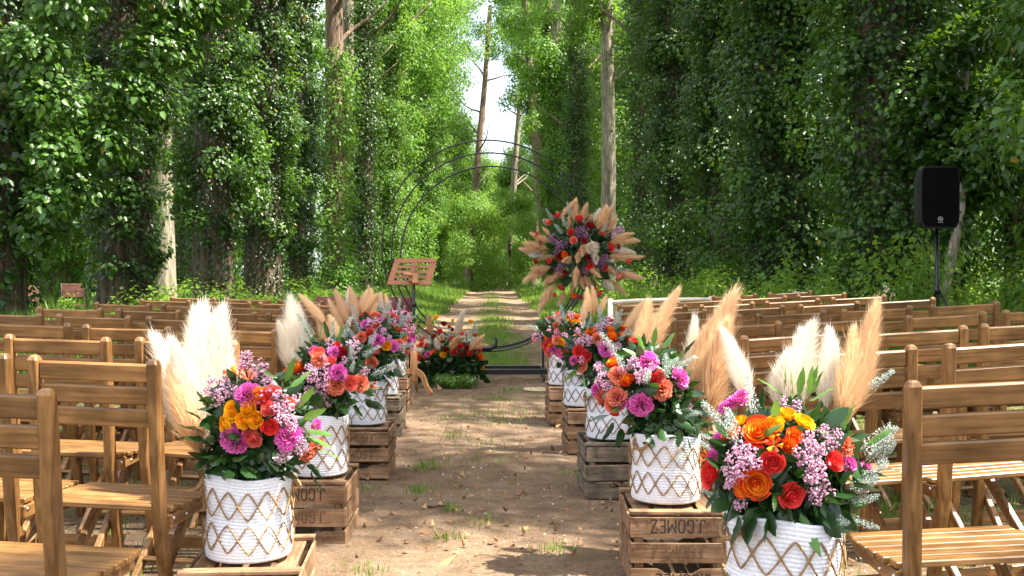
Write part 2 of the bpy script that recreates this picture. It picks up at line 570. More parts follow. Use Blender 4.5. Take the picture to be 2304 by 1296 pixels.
# ------------------------------------------------------------------ leaves and trees
def unit(a):
    return a / (np.linalg.norm(a, axis=-1, keepdims=True) + 1e-9)

def leaves(P, N, T, L, W, kind="kite", fold=0.18):
    n = len(P)
    N = unit(N)
    T = unit(T - N * np.sum(T * N, 1, keepdims=True))
    S = np.cross(N, T)
    L = np.asarray(L).reshape(-1, 1); W = np.asarray(W).reshape(-1, 1)
    if kind == "kite":
        sh = [(0, 0, 0), (0.5, 0.42, 1), (0, 1, 0), (-0.5, 0.42, 1)]
        tr = [(0, 1, 2), (0, 2, 3)]
    elif kind == "broad":
        sh = [(0, 0, 0), (0.42, 0.22, 1), (0.44, 0.6, 1), (0, 1, -0.6), (-0.44, 0.6, 1), (-0.42, 0.22, 1)]
        tr = [(0, 1, 2), (0, 2, 3), (0, 3, 4), (0, 4, 5)]
    else:
        sh = [(0, 0, 0), (0.46, 0.16, 1), (0.38, 0.52, 0.8), (0, 1, -0.9), (-0.38, 0.52, 0.8), (-0.46, 0.16, 1)]
        tr = [(0, 1, 2), (0, 2, 3), (0, 3, 4), (0, 4, 5)]
    V = np.stack([P + S * (W * u) + T * (L * v) - N * (W * fold * f) for u, v, f in sh], 1)
    m = len(sh)
    F = (np.arange(n)[:, None, None] * m + np.array(tr)[None]).reshape(-1, 3)
    return V.reshape(-1, 3), F, m

def clump_leaves(rg, C, Rc, n, L, kind, ctone, up=0.45, squash=0.85, shell=0.55):
    idx = rg.choice(len(C), n, p=(Rc ** 2) / np.sum(Rc ** 2))
    o = unit(rg.normal(size=(n, 3)))
    rad = Rc[idx] * (shell + (1 - shell) * rg.rand(n) ** 0.5) * (1 + 0.18 * rg.normal(size=n))
    P = C[idx] + o * rad[:, None] * np.array((1, 1, squash))
    rdir = np.concatenate([C[idx][:, :2], np.zeros((n, 1))], 1)
    rdir = unit(rdir)
    N = 0.75 * o + 0.35 * rdir + np.array((0, 0, up)) + 0.42 * rg.normal(size=(n, 3))
    T = 0.55 * o + np.array((0, 0, -0.8)) + 0.4 * rg.normal(size=(n, 3))
    l = L * rg.uniform(0.45, 1.45, n)
    V, F, m = leaves(P, N, T, l, l * rg.uniform(0.75, 1.0, n) * (0.8 if kind == "kite" else 1.0), kind)
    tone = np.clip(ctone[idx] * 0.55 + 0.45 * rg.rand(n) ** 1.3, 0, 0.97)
    y = rg.rand(n) < 0.004
    tone[y] = 1.0
    return V, F, np.repeat(tone, m)

def join(parts):
    Vs, Fs, Ts, n = [], [], [], 0
    for V, F, t in parts:
        Vs.append(V); Fs.append(F + n); Ts.append(t); n += len(V)
    return np.concatenate(Vs), np.concatenate(Fs), np.concatenate(Ts)

def ivy_column(seed, H, r0, spread, nclump, n, L, kind, zmin=0.3, thin_base=1.2, low=1.0, rcs=1.0):
    """ivy hugging a trunk, with lumps and sprays that stick out"""
    rg = np.random.RandomState(seed)
    z = zmin + (H - zmin) * rg.rand(nclump) ** low
    a = rg.rand(nclump) * 2 * math.pi
    sp = spread * (0.25 + 0.75 * smooth01((z - zmin) / thin_base)) * (0.75 + 0.25 * np.sin(z * 1.3 + seed))
    r = r0 + sp * rg.rand(nclump) ** 1.6
    C = np.stack([r * np.cos(a), r * np.sin(a), z], 1)
    Rc = rcs * rg.uniform(0.14, 0.48, nclump) * (0.6 + 0.5 * smooth01((z - zmin) / thin_base))
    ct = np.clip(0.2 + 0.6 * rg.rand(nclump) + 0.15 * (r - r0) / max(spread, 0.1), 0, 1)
    A = clump_leaves(rg, C, Rc, int(n * 0.74), L, kind, ct)
    m = int(n * 0.26)
    z = 0.05 + (H - 0.05) * rg.rand(m)
    a = rg.rand(m) * 2 * math.pi
    keep = rg.rand(m) < np.clip(0.25 + z / (zmin + thin_base), 0, 1)
    z, a = z[keep], a[keep]
    rr = r0 * 1.03 + 0.09 * rg.rand(len(z))
    P = np.stack([rr * np.cos(a), rr * np.sin(a), z], 1)
    N = np.stack([np.cos(a), np.sin(a), 0.35 + 0 * a], 1) + 0.35 * rg.normal(size=(len(z), 3))
    T = np.array((0, 0, -1.0)) + 0.4 * rg.normal(size=(len(z), 3))
    l = L * rg.uniform(0.6, 1.1, len(z))
    V, F, mm = leaves(P, N, T, l, l * 0.9, kind)
    return join([A, (V, F, np.repeat(np.clip(rg.rand(len(z)) * 0.45, 0, 1), mm))])  # hugging leaves toned dark, painting shade into the gaps between clumps

def crown_leaves(seed, z0, z1, rmax, nclump, n, L, rc=(0.5, 1.1), bias=0.6):
    rg = np.random.RandomState(seed)
    z = rg.uniform(z0, z1, nclump)
    t = (z - z0) / (z1 - z0)
    prof = np.sin(np.clip(0.12 + 0.85 * t, 0, 1) * math.pi) ** 0.6
    a = rg.rand(nclump) * 2 * math.pi
    r = rmax * prof * rg.rand(nclump) ** bias
    C = np.stack([r * np.cos(a), r * np.sin(a), z], 1)
    Rc = rg.uniform(rc[0], rc[1], nclump)
    ct = np.clip(rg.rand(nclump) * 0.8 + 0.2 * t, 0, 1)
    return clump_leaves(rg, C, Rc, n, L, "kite", ct, shell=0.35)

def trunk_mesh(name, seed, H, r0, mat, taper=0.55, lean=(0, 0), limbs=0, limb_z=(4, 9), flare=0.35, limb_len=2.5):
    rg = np.random.RandomState(seed)
    nz, ns = 34, 22
    g = Geo()
    V, F = [], []
    ph = rg.uniform(0, 6.28, 8)
    zs = np.concatenate([[-0.3], np.linspace(0, 1, nz - 1) ** 1.4 * H])
    wob = rg.uniform(0, 6.28, 2)
    for z in zs:
        t = max(z, 0) / H
        r = r0 * (1 - (1 - taper) * t) * (1 + flare * math.exp(-max(z, 0) / 0.45))
        cx = lean[0] * z + 0.08 * r0 * math.sin(z * 0.7 + wob[0]); cyy = lean[1] * z + 0.08 * r0 * math.sin(z * 0.6 + wob[1])
        for k in range(ns):
            a = 2 * math.pi * k / ns
            lob = 1 + 0.10 * math.exp(-max(z, 0) / 1.2) * math.sin(5 * a + ph[0]) + 0.035 * math.sin(7 * a + ph[1] + z * 0.4) + 0.03 * math.sin(3 * a + ph[2] - z * 0.9) + 0.02 * rg.normal()
            V.append((cx + r * lob * math.cos(a), cyy + r * lob * math.sin(a), z))
    for i in range(nz - 1):
        for k in range(ns):
            l = (k + 1) % ns
            F.append((i * ns + k, i * ns + l, (i + 1) * ns + l, (i + 1) * ns + k))
    F.append(tuple((nz - 1) * ns + k for k in range(ns)))
    g.add(V, F)
    for k in range(limbs):
        z = rg.uniform(*limb_z); a = rg.rand() * 6.28
        Ln = limb_len * rg.uniform(0.5, 1.2)
        up = rg.uniform(0.35, 0.9)
        p = np.array((lean[0] * z, lean[1] * z, z)); pts, d = [p], np.array((math.cos(a), math.sin(a), up))
        for s in range(6):
            d = unit(d + 0.16 * rg.normal(size=3) + np.array((0, 0, 0.08)))
            p = p + d * Ln / 6; pts.append(p)
        g.tube(pts, np.linspace(r0 * 0.28, r0 * 0.05, 7), 6)
    return g.mesh(name, mat, True)

# shared meshes: [trunk, crown, stems...]
IV = {}
def lf(name, data, mat):
    V, F, t = data
    return trimesh(name, V, F, mat, t)

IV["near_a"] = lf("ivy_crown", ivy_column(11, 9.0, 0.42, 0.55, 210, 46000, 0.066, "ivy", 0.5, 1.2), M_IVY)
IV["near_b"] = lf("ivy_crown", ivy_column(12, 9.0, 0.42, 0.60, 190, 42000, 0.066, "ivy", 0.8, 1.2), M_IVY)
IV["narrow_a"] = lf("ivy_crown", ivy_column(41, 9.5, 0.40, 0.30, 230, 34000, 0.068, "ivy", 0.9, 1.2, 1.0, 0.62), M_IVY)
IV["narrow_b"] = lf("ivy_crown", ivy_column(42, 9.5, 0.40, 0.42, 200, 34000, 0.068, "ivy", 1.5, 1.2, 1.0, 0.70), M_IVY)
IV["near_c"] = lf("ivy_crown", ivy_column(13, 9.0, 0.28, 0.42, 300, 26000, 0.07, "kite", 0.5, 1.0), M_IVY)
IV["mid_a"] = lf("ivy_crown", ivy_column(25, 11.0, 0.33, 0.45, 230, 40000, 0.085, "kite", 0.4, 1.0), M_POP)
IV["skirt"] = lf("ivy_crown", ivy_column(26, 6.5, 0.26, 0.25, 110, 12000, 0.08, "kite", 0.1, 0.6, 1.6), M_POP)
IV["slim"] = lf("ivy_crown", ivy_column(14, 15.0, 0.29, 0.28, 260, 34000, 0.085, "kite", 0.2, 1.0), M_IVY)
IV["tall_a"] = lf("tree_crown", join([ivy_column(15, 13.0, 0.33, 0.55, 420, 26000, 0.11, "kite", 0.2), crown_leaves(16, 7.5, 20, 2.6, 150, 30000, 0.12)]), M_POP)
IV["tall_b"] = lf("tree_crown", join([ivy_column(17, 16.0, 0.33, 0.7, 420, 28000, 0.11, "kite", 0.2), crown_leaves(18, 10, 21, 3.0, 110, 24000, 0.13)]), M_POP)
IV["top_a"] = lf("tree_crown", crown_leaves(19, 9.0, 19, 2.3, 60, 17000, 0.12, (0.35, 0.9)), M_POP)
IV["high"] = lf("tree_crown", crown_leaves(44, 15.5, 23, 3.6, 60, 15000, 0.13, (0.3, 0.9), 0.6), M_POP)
IV["shade_canopy"] = lf("tree_crown", crown_leaves(29, 6.2, 15, 3.3, 85, 17000, 0.12, (0.4, 1.0), 0.55), M_POP)  # high crown added above the near right trees to dapple the aisle
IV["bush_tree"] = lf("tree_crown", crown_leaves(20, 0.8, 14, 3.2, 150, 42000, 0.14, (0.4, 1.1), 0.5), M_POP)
IV["low_tree"] = lf("tree_crown", crown_leaves(21, 0.0, 6.5, 2.9, 60, 26000, 0.12, (0.25, 1.05), 0.4), M_WEED)  # lighter leaf colour stands in for sunlight on the far bushes
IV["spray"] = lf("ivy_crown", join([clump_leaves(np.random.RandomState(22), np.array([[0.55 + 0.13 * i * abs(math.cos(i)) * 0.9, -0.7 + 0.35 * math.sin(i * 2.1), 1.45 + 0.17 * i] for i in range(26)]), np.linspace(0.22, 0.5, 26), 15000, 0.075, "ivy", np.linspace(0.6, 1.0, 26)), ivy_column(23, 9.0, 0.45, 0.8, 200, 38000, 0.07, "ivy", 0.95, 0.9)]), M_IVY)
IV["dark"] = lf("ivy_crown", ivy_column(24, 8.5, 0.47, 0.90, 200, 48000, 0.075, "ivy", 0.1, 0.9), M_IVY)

TR = {
    "dark": trunk_mesh("trunk", 31, 19, 0.36, M_BARK, 0.5, limbs=8, limb_z=(9, 17)),
    "fat": trunk_mesh("trunk", 32, 19, 0.44, M_BARK, 0.45, limbs=8, limb_z=(9, 17), flare=0.5),
    "slim": trunk_mesh("trunk", 33, 19, 0.27, M_BARKR, 0.5, limbs=10, limb_z=(6, 17)),
    "pale": trunk_mesh("trunk", 34, 19, 0.26, M_BARKP, 0.6, limbs=9, limb_z=(7, 17)),
    "low": trunk_mesh("trunk", 35, 6, 0.12, M_BARK, 0.3, limbs=7, limb_z=(1.5, 5), limb_len=1.8),
}

def tree(x, d, trunk, crown, label, scale=1.0, rz=0.0, group=None, name="ivy_tree", top=None, cat="tree", tilt=(0, 0)):
    X = (x - VX) * d / FOC
    t = thing(name, label, cat, (X, d, gz(X, d) - 0.02), (tilt[0], tilt[1], rz), group, scale)
    if trunk: put("trunk", TR[trunk], t)
    for c in (crown if isinstance(crown, list) else [crown]):
        if c: put("crown", IV[c], t)
    if top: put("crown", IV[top], t, rot=(0, 0, 1.3))
    return t

GL = "ivy trees lining the left of the track"
GR = "ivy trees lining the right of the track"
# left avenue row, near to far
tree(-28, 11.5, "dark", "spray", "leaning out ivy mass over a rough bare trunk base, nearest tree on the left", 1.0, 0.35, GL)
tree(275, 15.0, "dark", "narrow_a", "dark ivy tree with a wide brown base right of the rusty chair", 1.0, 1.0, GL)
tree(478, 19.5, "dark", "narrow_b", "ivy tree standing behind the cream pampas of the nearest left basket", 1.05, 2.0, GL)
tree(592, 22.5, "dark", "narrow_b", "brown based ivy tree with sunlit sprays, behind the left rows of chairs", 1.05, 3.0, GL)
tree(662, 27.0, "dark", "narrow_a", "ivy tree left of the tall bare brown trunk, behind the left rows", 1.0, 4.2, GL, top="top_a")
tree(752, 31.0, "slim", "skirt", "tall tree with bare reddish trunk above its ivy skirt, left avenue", 1.15, 0.4, GL, top="top_a")
tree(783, 36.0, "pale", "skirt", "thinner pale trunk close behind the bare reddish trunk", 1.0, 1.9)
tree(822, 35.0, "slim", "slim", "slim ivy wrapped trunk just left of the wooden music stand", 0.95, 1.4, GL)
tree(868, 41.0, "slim", "mid_a", "leafy tree behind the left edge of the metal rings", 1.1, 2.4, GL, top="top_a")
tree(905, 48.0, "slim", "tall_b", "leafy tree seen between the rings and the music stand", 1.0, 3.4, GL)
tree(948, 55.0, "pale", "tall_a", "tall leafy tree seen through the left half of the rings", 1.0, 4.4, GL)
tree(980, 63.0, "pale", "tall_b", "far leafy tree left of the sky gap, through the rings", 1.0, 5.4, GL)
tree(990, 72.0, "pale", "mid_a", "far forked tree at the left edge of the bright sky gap", 1.0, 0.9, GL, top="top_a")
# right avenue row
tree(2590, 9.2, "fat", "dark", "very dark ivy mass at the right edge, nearest tree right of the loudspeaker", 1.0, 0.9, GR, top="shade_canopy")
tree(2000, 13.2, "fat", "near_a", "rough barked ivy tree just left of the loudspeaker", 1.05, 2.2, GR, top="shade_canopy")
tree(1760, 17.5, "fat", "dark", "broad dark ivy tree behind the middle of the right rows", 1.0, 3.9, GR, top="shade_canopy")
tree(1640, 22.0, "dark", "near_a", "ivy tree behind the pale woven bench", 1.1, 5.0, GR)
tree(1530, 26.0, "dark", "near_b", "ivy tree right of the hanging flower ball, behind the bench", 1.1, 0.1, GR, top="top_a")
tree(1452, 31.0, "slim", "near_c", "ivy tree between the bare pale trunk and the ivy wall", 1.15, 1.7, GR, top="top_a")
tree(1368, 36.0, "pale", None, "tall bare pale trunk rising behind the hanging flower ball", 1.0, 2.0, GR, top="top_a")
tree(1300, 44.0, "slim", "slim", "slim ivy covered tree behind the top of the flower ball", 1.0, 2.6, GR)
tree(1252, 50.0, "pale", "mid_a", "leafy tree seen through the right side of the rings", 1.05, 3.1, GR, top="top_a")
tree(1236, 57.0, "slim", "slim", "leafy tree seen through the upper right of the rings", 1.0, 4.6, GR)
tree(1240, 66.0, "pale", "tall_b", "far leafy tree right of the bright sky gap", 0.95, 0.2, GR)
tree(1232, 58.0, "pale", None, "pale stem leaning left across the bright sky gap", 1.0, 1.0, GR, top="top_a", tilt=(0, R(-9)))
tree(1052, 70.0, "slim", "high", "tree leaning in from the left over the bright sky gap", 1.0, 0.7, None, tilt=(0, R(6)))
tree(1140, 74.0, "pale", "high", "pale stemmed tree leaning across the top of the sky gap", 0.95, 3.1, None, tilt=(0, R(-4)))
tree(1198, 78.0, "slim", "high", "highest thin crown hanging over the bright sky gap", 1.0, 2.0, tilt=(0, R(-6)))
tree(1415, 50.0, "slim", "bush_tree", "leafy tree filling the gap right of the bare pale trunk", 1.0, 2.0)
tree(1425, 64.0, "slim", "bush_tree", "paler leafy tree behind the bare pale trunk", 1.2, 4.0)
# between rows and second rows
tree(365, 26.0, "pale", None, "bare pale trunk standing left of the dark ivy trunks", 1.1, 0.3)
tree(413, 33.0, "slim", "near_c", "thin ivy trunk just right of the bare pale trunk", 1.0, 2.3)
tree(140, 24.0, "slim", "mid_a", "ivy tree behind the rusty metal chair at the left", 1.1, 1.5, top="top_a")
tree(205, 36.0, "slim", "slim", "slim far trunk between the two nearest left ivy trees", 1.0, 0.5)
tree(2130, 19.0, "pale", "near_c", "bark trunk standing behind the loudspeaker pole", 1.0, 5.1)
for k, (X, d) in enumerate(((9.4, 9.5), (9.6, 14.0), (13.5, 8.0), (13.0, 12.5), (13.8, 17.0), (9.2, 18.0))):  # unseen trees added to keep the right side in shade
    tree(VX + X * FOC / d, d, "fat", "mid_a", "ivy tree added for shade out of frame, %s right of the rows" % ORD[k], 1.0, k * 1.1, "ivy trees added for shade outside the picture on the right", top="shade_canopy" if k % 2 else "top_a")
# two unseen trees added beside the viewer so their crowns shade the aisle from the right
tree(VX + 6.0 * FOC / 4.6, 4.6, "fat", "near_b", "ivy tree added for shade outside the picture right of the front chairs", 1.0, 2.9, GR, top="top_a")
tree(VX + 6.2 * FOC / 0.9, 0.9, "fat", "near_b", "ivy tree added for shade outside the picture behind the right front chairs", 1.0, 4.4, GR)
rg = np.random.RandomState(77)
GB = "background trees filling the wood"
def fill(x, d, kind, sc):
    side = "left" if x < VX else "right"
    tree(x, d, "slim", kind, "background woodland tree deep in the %s side of the wood" % side, sc, rg.rand() * 6.28, GB + ", " + side, "woodland_tree")
for (X, ds) in ((-10.5, (19, 26, 33, 41, 50, 60)), (10.5, (20, 26, 33, 41, 50, 60)), (-17, (30, 40, 52, 66)), (17, (28, 38, 50, 64)), (-26, (48, 60, 76)), (26, (46, 60, 76)), (-7.5, (68, 80)), (7.5, (70, 82))):
    for i, d in enumerate(ds):
        d2 = d + rg.uniform(-1.5, 1.5)
        x = VX + (X + rg.uniform(-1.2, 1.2)) * FOC / d2
        kind = ("bush_tree", "tall_b", "tall_a")[int(rg.randint(3))] if d > 25 else ("mid_a" if X > 0 else "tall_a")
        if abs(x - 385) < 1.6 * FOC / d2 and d2 > 30: continue
        if abs(x - 385) < 2.6 * FOC / d2: kind = "low_tree" if d > 35 else "mid_a"
        if abs(x - 385) < 100 and d < 35: x -= 150
        fill(x, d2, kind, rg.uniform(0.9, 1.15))
# closing the end of the track
for j, (x, d, k, s) in enumerate(((1062, 62, "low_tree", 0.85), (1112, 76, "low_tree", 0.9), (1146, 68, "low_tree", 0.95), (1085, 90, "low_tree", 1.3), (1125, 95, "low_tree", 1.35), (1160, 84, "bush_tree", 0.75), (1045, 84, "bush_tree", 0.85), (1010, 80, "bush_tree", 1.0), (1205, 88, "bush_tree", 1.0), (1085, 110, "low_tree", 1.9), (1140, 125, "low_tree", 2.1))):
    side = ("far left of the track end", "middle of the track end, nearest", "right of the track end, nearest", "just left of the middle behind the arch", "just right of the middle behind the arch", "right edge of the track end, rounded", "left edge of the track end, rounded", "left verge beyond the music stand, rounded", "right verge beyond the flower ball, rounded", "distant hazy left, tallest below the sky gap", "distant hazy right, tallest below the sky gap")[j]
    tree(x, d, "low", k, "bushy green tree at the " + side, s, j * 1.1, "trees closing the far end of the track", "bushy_tree")

# slanting sunlit stem right of the loudspeaker
def slanting():
    g = Geo()
    pts = [px(2110, 730, 11.8), px(2128, 640, 11.8), px(2145, 560, 11.8), px(2160, 480, 11.8), px(2166, 420, 11.9), px(2175, 340, 12.0), px(2168, 240, 12.1), px(2180, 100, 12.2)]
    b = pts[0].copy(); b.z = gz(b.x, b.y) - 0.05
    pts = [b] + pts
    t = thing("leaning_tree", "thin leaning sunlit tree stem right of the loudspeaker", "tree", pts[0])
    P = np.array([tuple(p - pts[0]) for p in pts])
    g.tube(P, np.linspace(0.065, 0.03, len(P)), 10)
    put("trunk", g.mesh("trunk", M_BARKP, True), t)
    rg = np.random.RandomState(5)
    C = np.concatenate([P[5:] + rg.normal(size=(len(P) - 5, 3)) * np.array((0.35, 0.2, 0.25)) for _ in range(6)])
    V, F, tt = clump_leaves(rg, C, np.full(len(C), 0.30), 7000, 0.085, "ivy", rg.rand(len(C)) * 0.5)
    put("crown", trimesh("crown", V, F, M_IVY, tt), t)
slanting()

# ------------------------------------------------------------------ undergrowth and grass
def ground_z(X, Y):
    return slope_z(X) * (0.35 + 0.65 * smooth01((11.5 - Y) / 2.0))

def grass(name, label, P, hgt, seed, width=0.006, mat=M_GRASS, bend=0.45, dry=0.04):
    rg = np.random.RandomState(seed)
    n = len(P)
    h = hgt * rg.uniform(0.45, 1.15, n)
    a = rg.rand(n) * 6.28
    d = np.stack([np.cos(a), np.sin(a), 0 * a], 1)
    b = rg.uniform(0.1, 1.0, n) * bend
    w = (width * rg.uniform(0.7, 1.3, n) * (1 + P[:, 1] / 14.0))[:, None]
    phi = rg.rand(n) * 3.14
    s = np.stack([np.cos(phi), np.sin(phi), 0 * phi], 1)
    up = np.array((0, 0, 1.0))
    H = h[:, None]
    m1 = P + up * H * 0.55 + d * (b * h * 0.35)[:, None]
    tip = P + up * H * (1 - 0.35 * b[:, None]) + d * (b * h)[:, None]
    V = np.stack([P - s * w / 2, P + s * w / 2, m1 + s * w * 0.4, m1 - s * w * 0.4, tip], 1).reshape(-1, 3)
    F = (np.arange(n)[:, None, None] * 5 + np.array([(0, 1, 2), (0, 2, 3), (3, 2, 4)])[None]).reshape(-1, 3)
    t = np.clip(rg.rand(n) * 0.85, 0, 1)
    t[rg.rand(n) < dry] = 1.0
    put(name, trimesh(name, V, F, mat, np.repeat(t, 5)), kind="stuff", label=label, cat=None)

def scatter(rg, n, xlo, xhi, ylo, yhi, side=None, p=1.0):
    """more of them close by: uniform in picture rows"""
    u = rg.rand(n)
    Y = 1.0 / (1 / yhi + (1 / ylo - 1 / yhi) * u ** p)
    X = rg.uniform(xlo, xhi, n)
    if side is not None:
        X = X * side
    return X, Y

rg = np.random.RandomState(101)
PP = []
for side in (-1, 1):
    X, Y = scatter(rg, 52000, 0, 1, 9.2, 70, None, 0.8)
    inner = np.where(Y > 11.5, 1.45 + 0.35 * np.sin(Y * 0.7 + side) * 0.6, 3.3)
    Xs = (inner + rg.rand(len(X)) ** 1.5 * (3 + Y * 0.30)) * side
    keep = rg.rand(len(X)) < 0.9
    PP.append(np.stack([Xs, Y, ground_z(Xs, Y)], 1)[keep])
for side in (-1, 1):
    X, Y = scatter(rg, 26000, 0, 1, 11.0, 60, None, 0.8)
    Xs = (1.35 + 0.25 * np.sin(Y * 0.9 + side * 2) + rg.rand(len(X)) ** 1.3 * 1.9) * side
    PP.append(np.stack([Xs, Y, ground_z(Xs, Y)], 1))
P = np.concatenate(PP)
hid = (np.abs(P[:, 0] / P[:, 1] * FOC + VX - 115) < 125) & (P[:, 1] > 12) & (P[:, 1] < 18.8)
P = P[~hid]
hh = 0.22 + 0.42 * smooth01((np.abs(P[:, 0]) - 1.5) / 1.6)
grass("tall_grass", "tall green grass growing on both verges beyond the chairs", P, hh, 7, 0.006)

# grass among the right rows, less on the left
PP = []
for side, n, dens in ((1, 16000, 1.0), (-1, 6000, 0.5)):
    cx = rg.uniform(1.0, 3.6, 150) * side; cyy = rg.uniform(2.6, 10.5, 150)
    k = rg.randint(0, 150, n)
    X = cx[k] + rg.normal(size=n) * 0.12; Y = cyy[k] + rg.normal(size=n) * 0.15
    ok = (np.abs(X) > 1.0)
    PP.append(np.stack([X, Y, ground_z(X, Y)], 1)[ok])
P = np.concatenate(PP)
grass("short_grass", "short green grass patches under the chairs", P, np.full(len(P), 0.085), 8, 0.0035)

# crown of the track, tufts on the near soil
n = 16000
X, Y = scatter(rg, n, -1, 1, 11.3, 60, None, 0.8)
X = rg.normal(size=n) * 0.20 + 0.05
keep = rg.rand(n) < 0.35 + 0.65 * (np.sin(Y * 1.9) * 0.5 + 0.5)
P1 = np.stack([X, Y, ground_z(X, Y)], 1)[keep]
T2 = []
for (tx, ty, m, sd) in ((940, 1108, 90, 0.035), (968, 1050, 70, 0.05), (950, 1060, 40, 0.04), (1105, 905, 170, 0.13), (1130, 900, 120, 0.1), (1150, 880, 70, 0.08), (1110, 945, 120, 0.2), (1010, 945, 60, 0.08), (1020, 985, 40, 0.07), (1010, 1150, 45, 0.03), (1000, 1215, 40, 0.03), (1085, 1005, 40, 0.1), (1125, 1040, 30, 0.08), (825, 1105, 40, 0.04), (820, 1292, 60, 0.05), (1210, 895, 60, 0.06), (1250, 1250, 40, 0.05), (1285, 1070, 30, 0.04), (1150, 930, 90, 0.22), (1060, 925, 60, 0.2), (1075, 1180, 20, 0.05), (1130, 1190, 20, 0.1), (1245, 1240, 20, 0.04)):
    d = EYE * FOC / (ty - VY); X0 = (tx - VX) * d / FOC
    m = int(m * 1.1)
    xx = X0 + rg.normal(size=m) * sd; yy = d + rg.normal(size=m) * sd
    T2.append(np.stack([xx, yy, ground_z(xx, yy)], 1))
P2 = np.concatenate(T2)
P = np.concatenate([P1, P2])
h = np.concatenate([np.full(len(P1), 0.11), np.full(len(P2), 0.05)])
grass("track_grass", "thin grass tufts growing along the middle of the track", P, h, 9, 0.0028)

# leafy undergrowth
def weeds():
    rg = np.random.RandomState(55)
    parts = []
    nb = 560
    side = np.where(rg.rand(nb) < 0.5, -1, 1)
    Y = 1 / (1 / 60 + (1 / 10.5 - 1 / 60) * rg.rand(nb) ** 0.9)
    X = side * (2.35 + rg.rand(nb) ** 1.2 * (2.7 + 0.32 * Y))
    z = ground_z(X, Y)
    top = rg.uniform(0.3, 1.0, nb) * np.where(side < 0, 0.6, 1.0) * (1 + 0.4 * (np.abs(X) > 4))
    C, Rc, ct = [], [], []
    for i in range(nb):
        for k in range(3):
            C.append((X[i] + rg.normal() * 0.2, Y[i] + rg.normal() * 0.2, z[i] + top[i] * (0.3 + 0.3 * k)))
            Rc.append(rg.uniform(0.16, 0.32)); ct.append(rg.rand())
    C, Rc, ct = np.array(C), np.array(Rc), np.array(ct)
    hid = (np.abs(C[:, 0] / C[:, 1] * FOC + VX - 115) < 125) & (C[:, 1] < 19.6)
    C, Rc, ct = C[~hid], Rc[~hid], ct[~hid]
    V, F, t = clump_leaves(rg, C, Rc, 130000, 0.06, "kite", ct, up=0.7, squash=1.1)
    put("undergrowth", trimesh("undergrowth", V, F, M_WEED, t), kind="stuff", label="leafy green undergrowth around the tree bases")
weeds()

# individual plants one can tell apart
def tall_weed(x, ybase, d, h, seed, label, dry=False):
    rg = np.random.RandomState(seed)
    X = (x - VX) * d / FOC
    t = thing("tall_weed", label, "plant", (X, d, gz(X, d) - 0.01), group="tall weeds behind the right rows")
    g = Geo(); Ps = []
    for k in range(5 if not dry else 4):
        a = rg.rand() * 6.28; l = h * rg.uniform(0.65, 1.0); b = rg.uniform(0.05, 0.3)
        u = np.linspace(0, 1, 7)[:, None]
        p = u * np.array((0, 0, l)) + (u ** 2) * b * l * np.array((math.cos(a), math.sin(a), -0.2))
        g.tube(p, np.linspace(0.005, 0.0025, 7), 5); Ps.append(p)
    put("stem", g.mesh("stem", M_LEAFL if not dry else M_PAMT, True), t)
    C = np.concatenate([p[2:] for p in Ps])
    V, F, tt = clump_leaves(rg, C, np.full(len(C), 0.09 if not dry else 0.03), 420 if not dry else 260, 0.055 if not dry else 0.022, "kite", np.full(len(C), 0.6), up=0.5)
    put("foliage", trimesh("foliage", V, F, M_WEED if not dry else M_PAMW, tt), t)
tall_weed(1765, 690, 11.0, 1.15, 1, "tall leafy weed in front of the broad dark ivy tree")
tall_weed(1600, 690, 11.5, 1.1, 2, "tall seeding weed behind the white woven bench")
tall_weed(1900, 690, 10.6, 0.95, 3, "leafy weed between the two big right trunks")
tall_weed(2060, 700, 10.8, 1.5, 4, "climbing leafy plant beneath the loudspeaker")
tall_weed(2090, 700, 11.2, 1.3, 5, "bright leafy plant beside the loudspeaker pole")
tall_weed(1815, 690, 10.2, 1.05, 6, "dry pale grass stalks with seed heads behind the right rows", True)
tall_weed(1985, 700, 10.0, 0.85, 7, "dry bent grass stalks below the rough barked ivy tree", True)
tall_weed(400, 690, 12.0, 0.85, 8, "leafy weed behind the middle of the left rows")
tall_weed(145, 690, 18.0, 0.8, 9, "climbing vine beside the rusty metal chair")

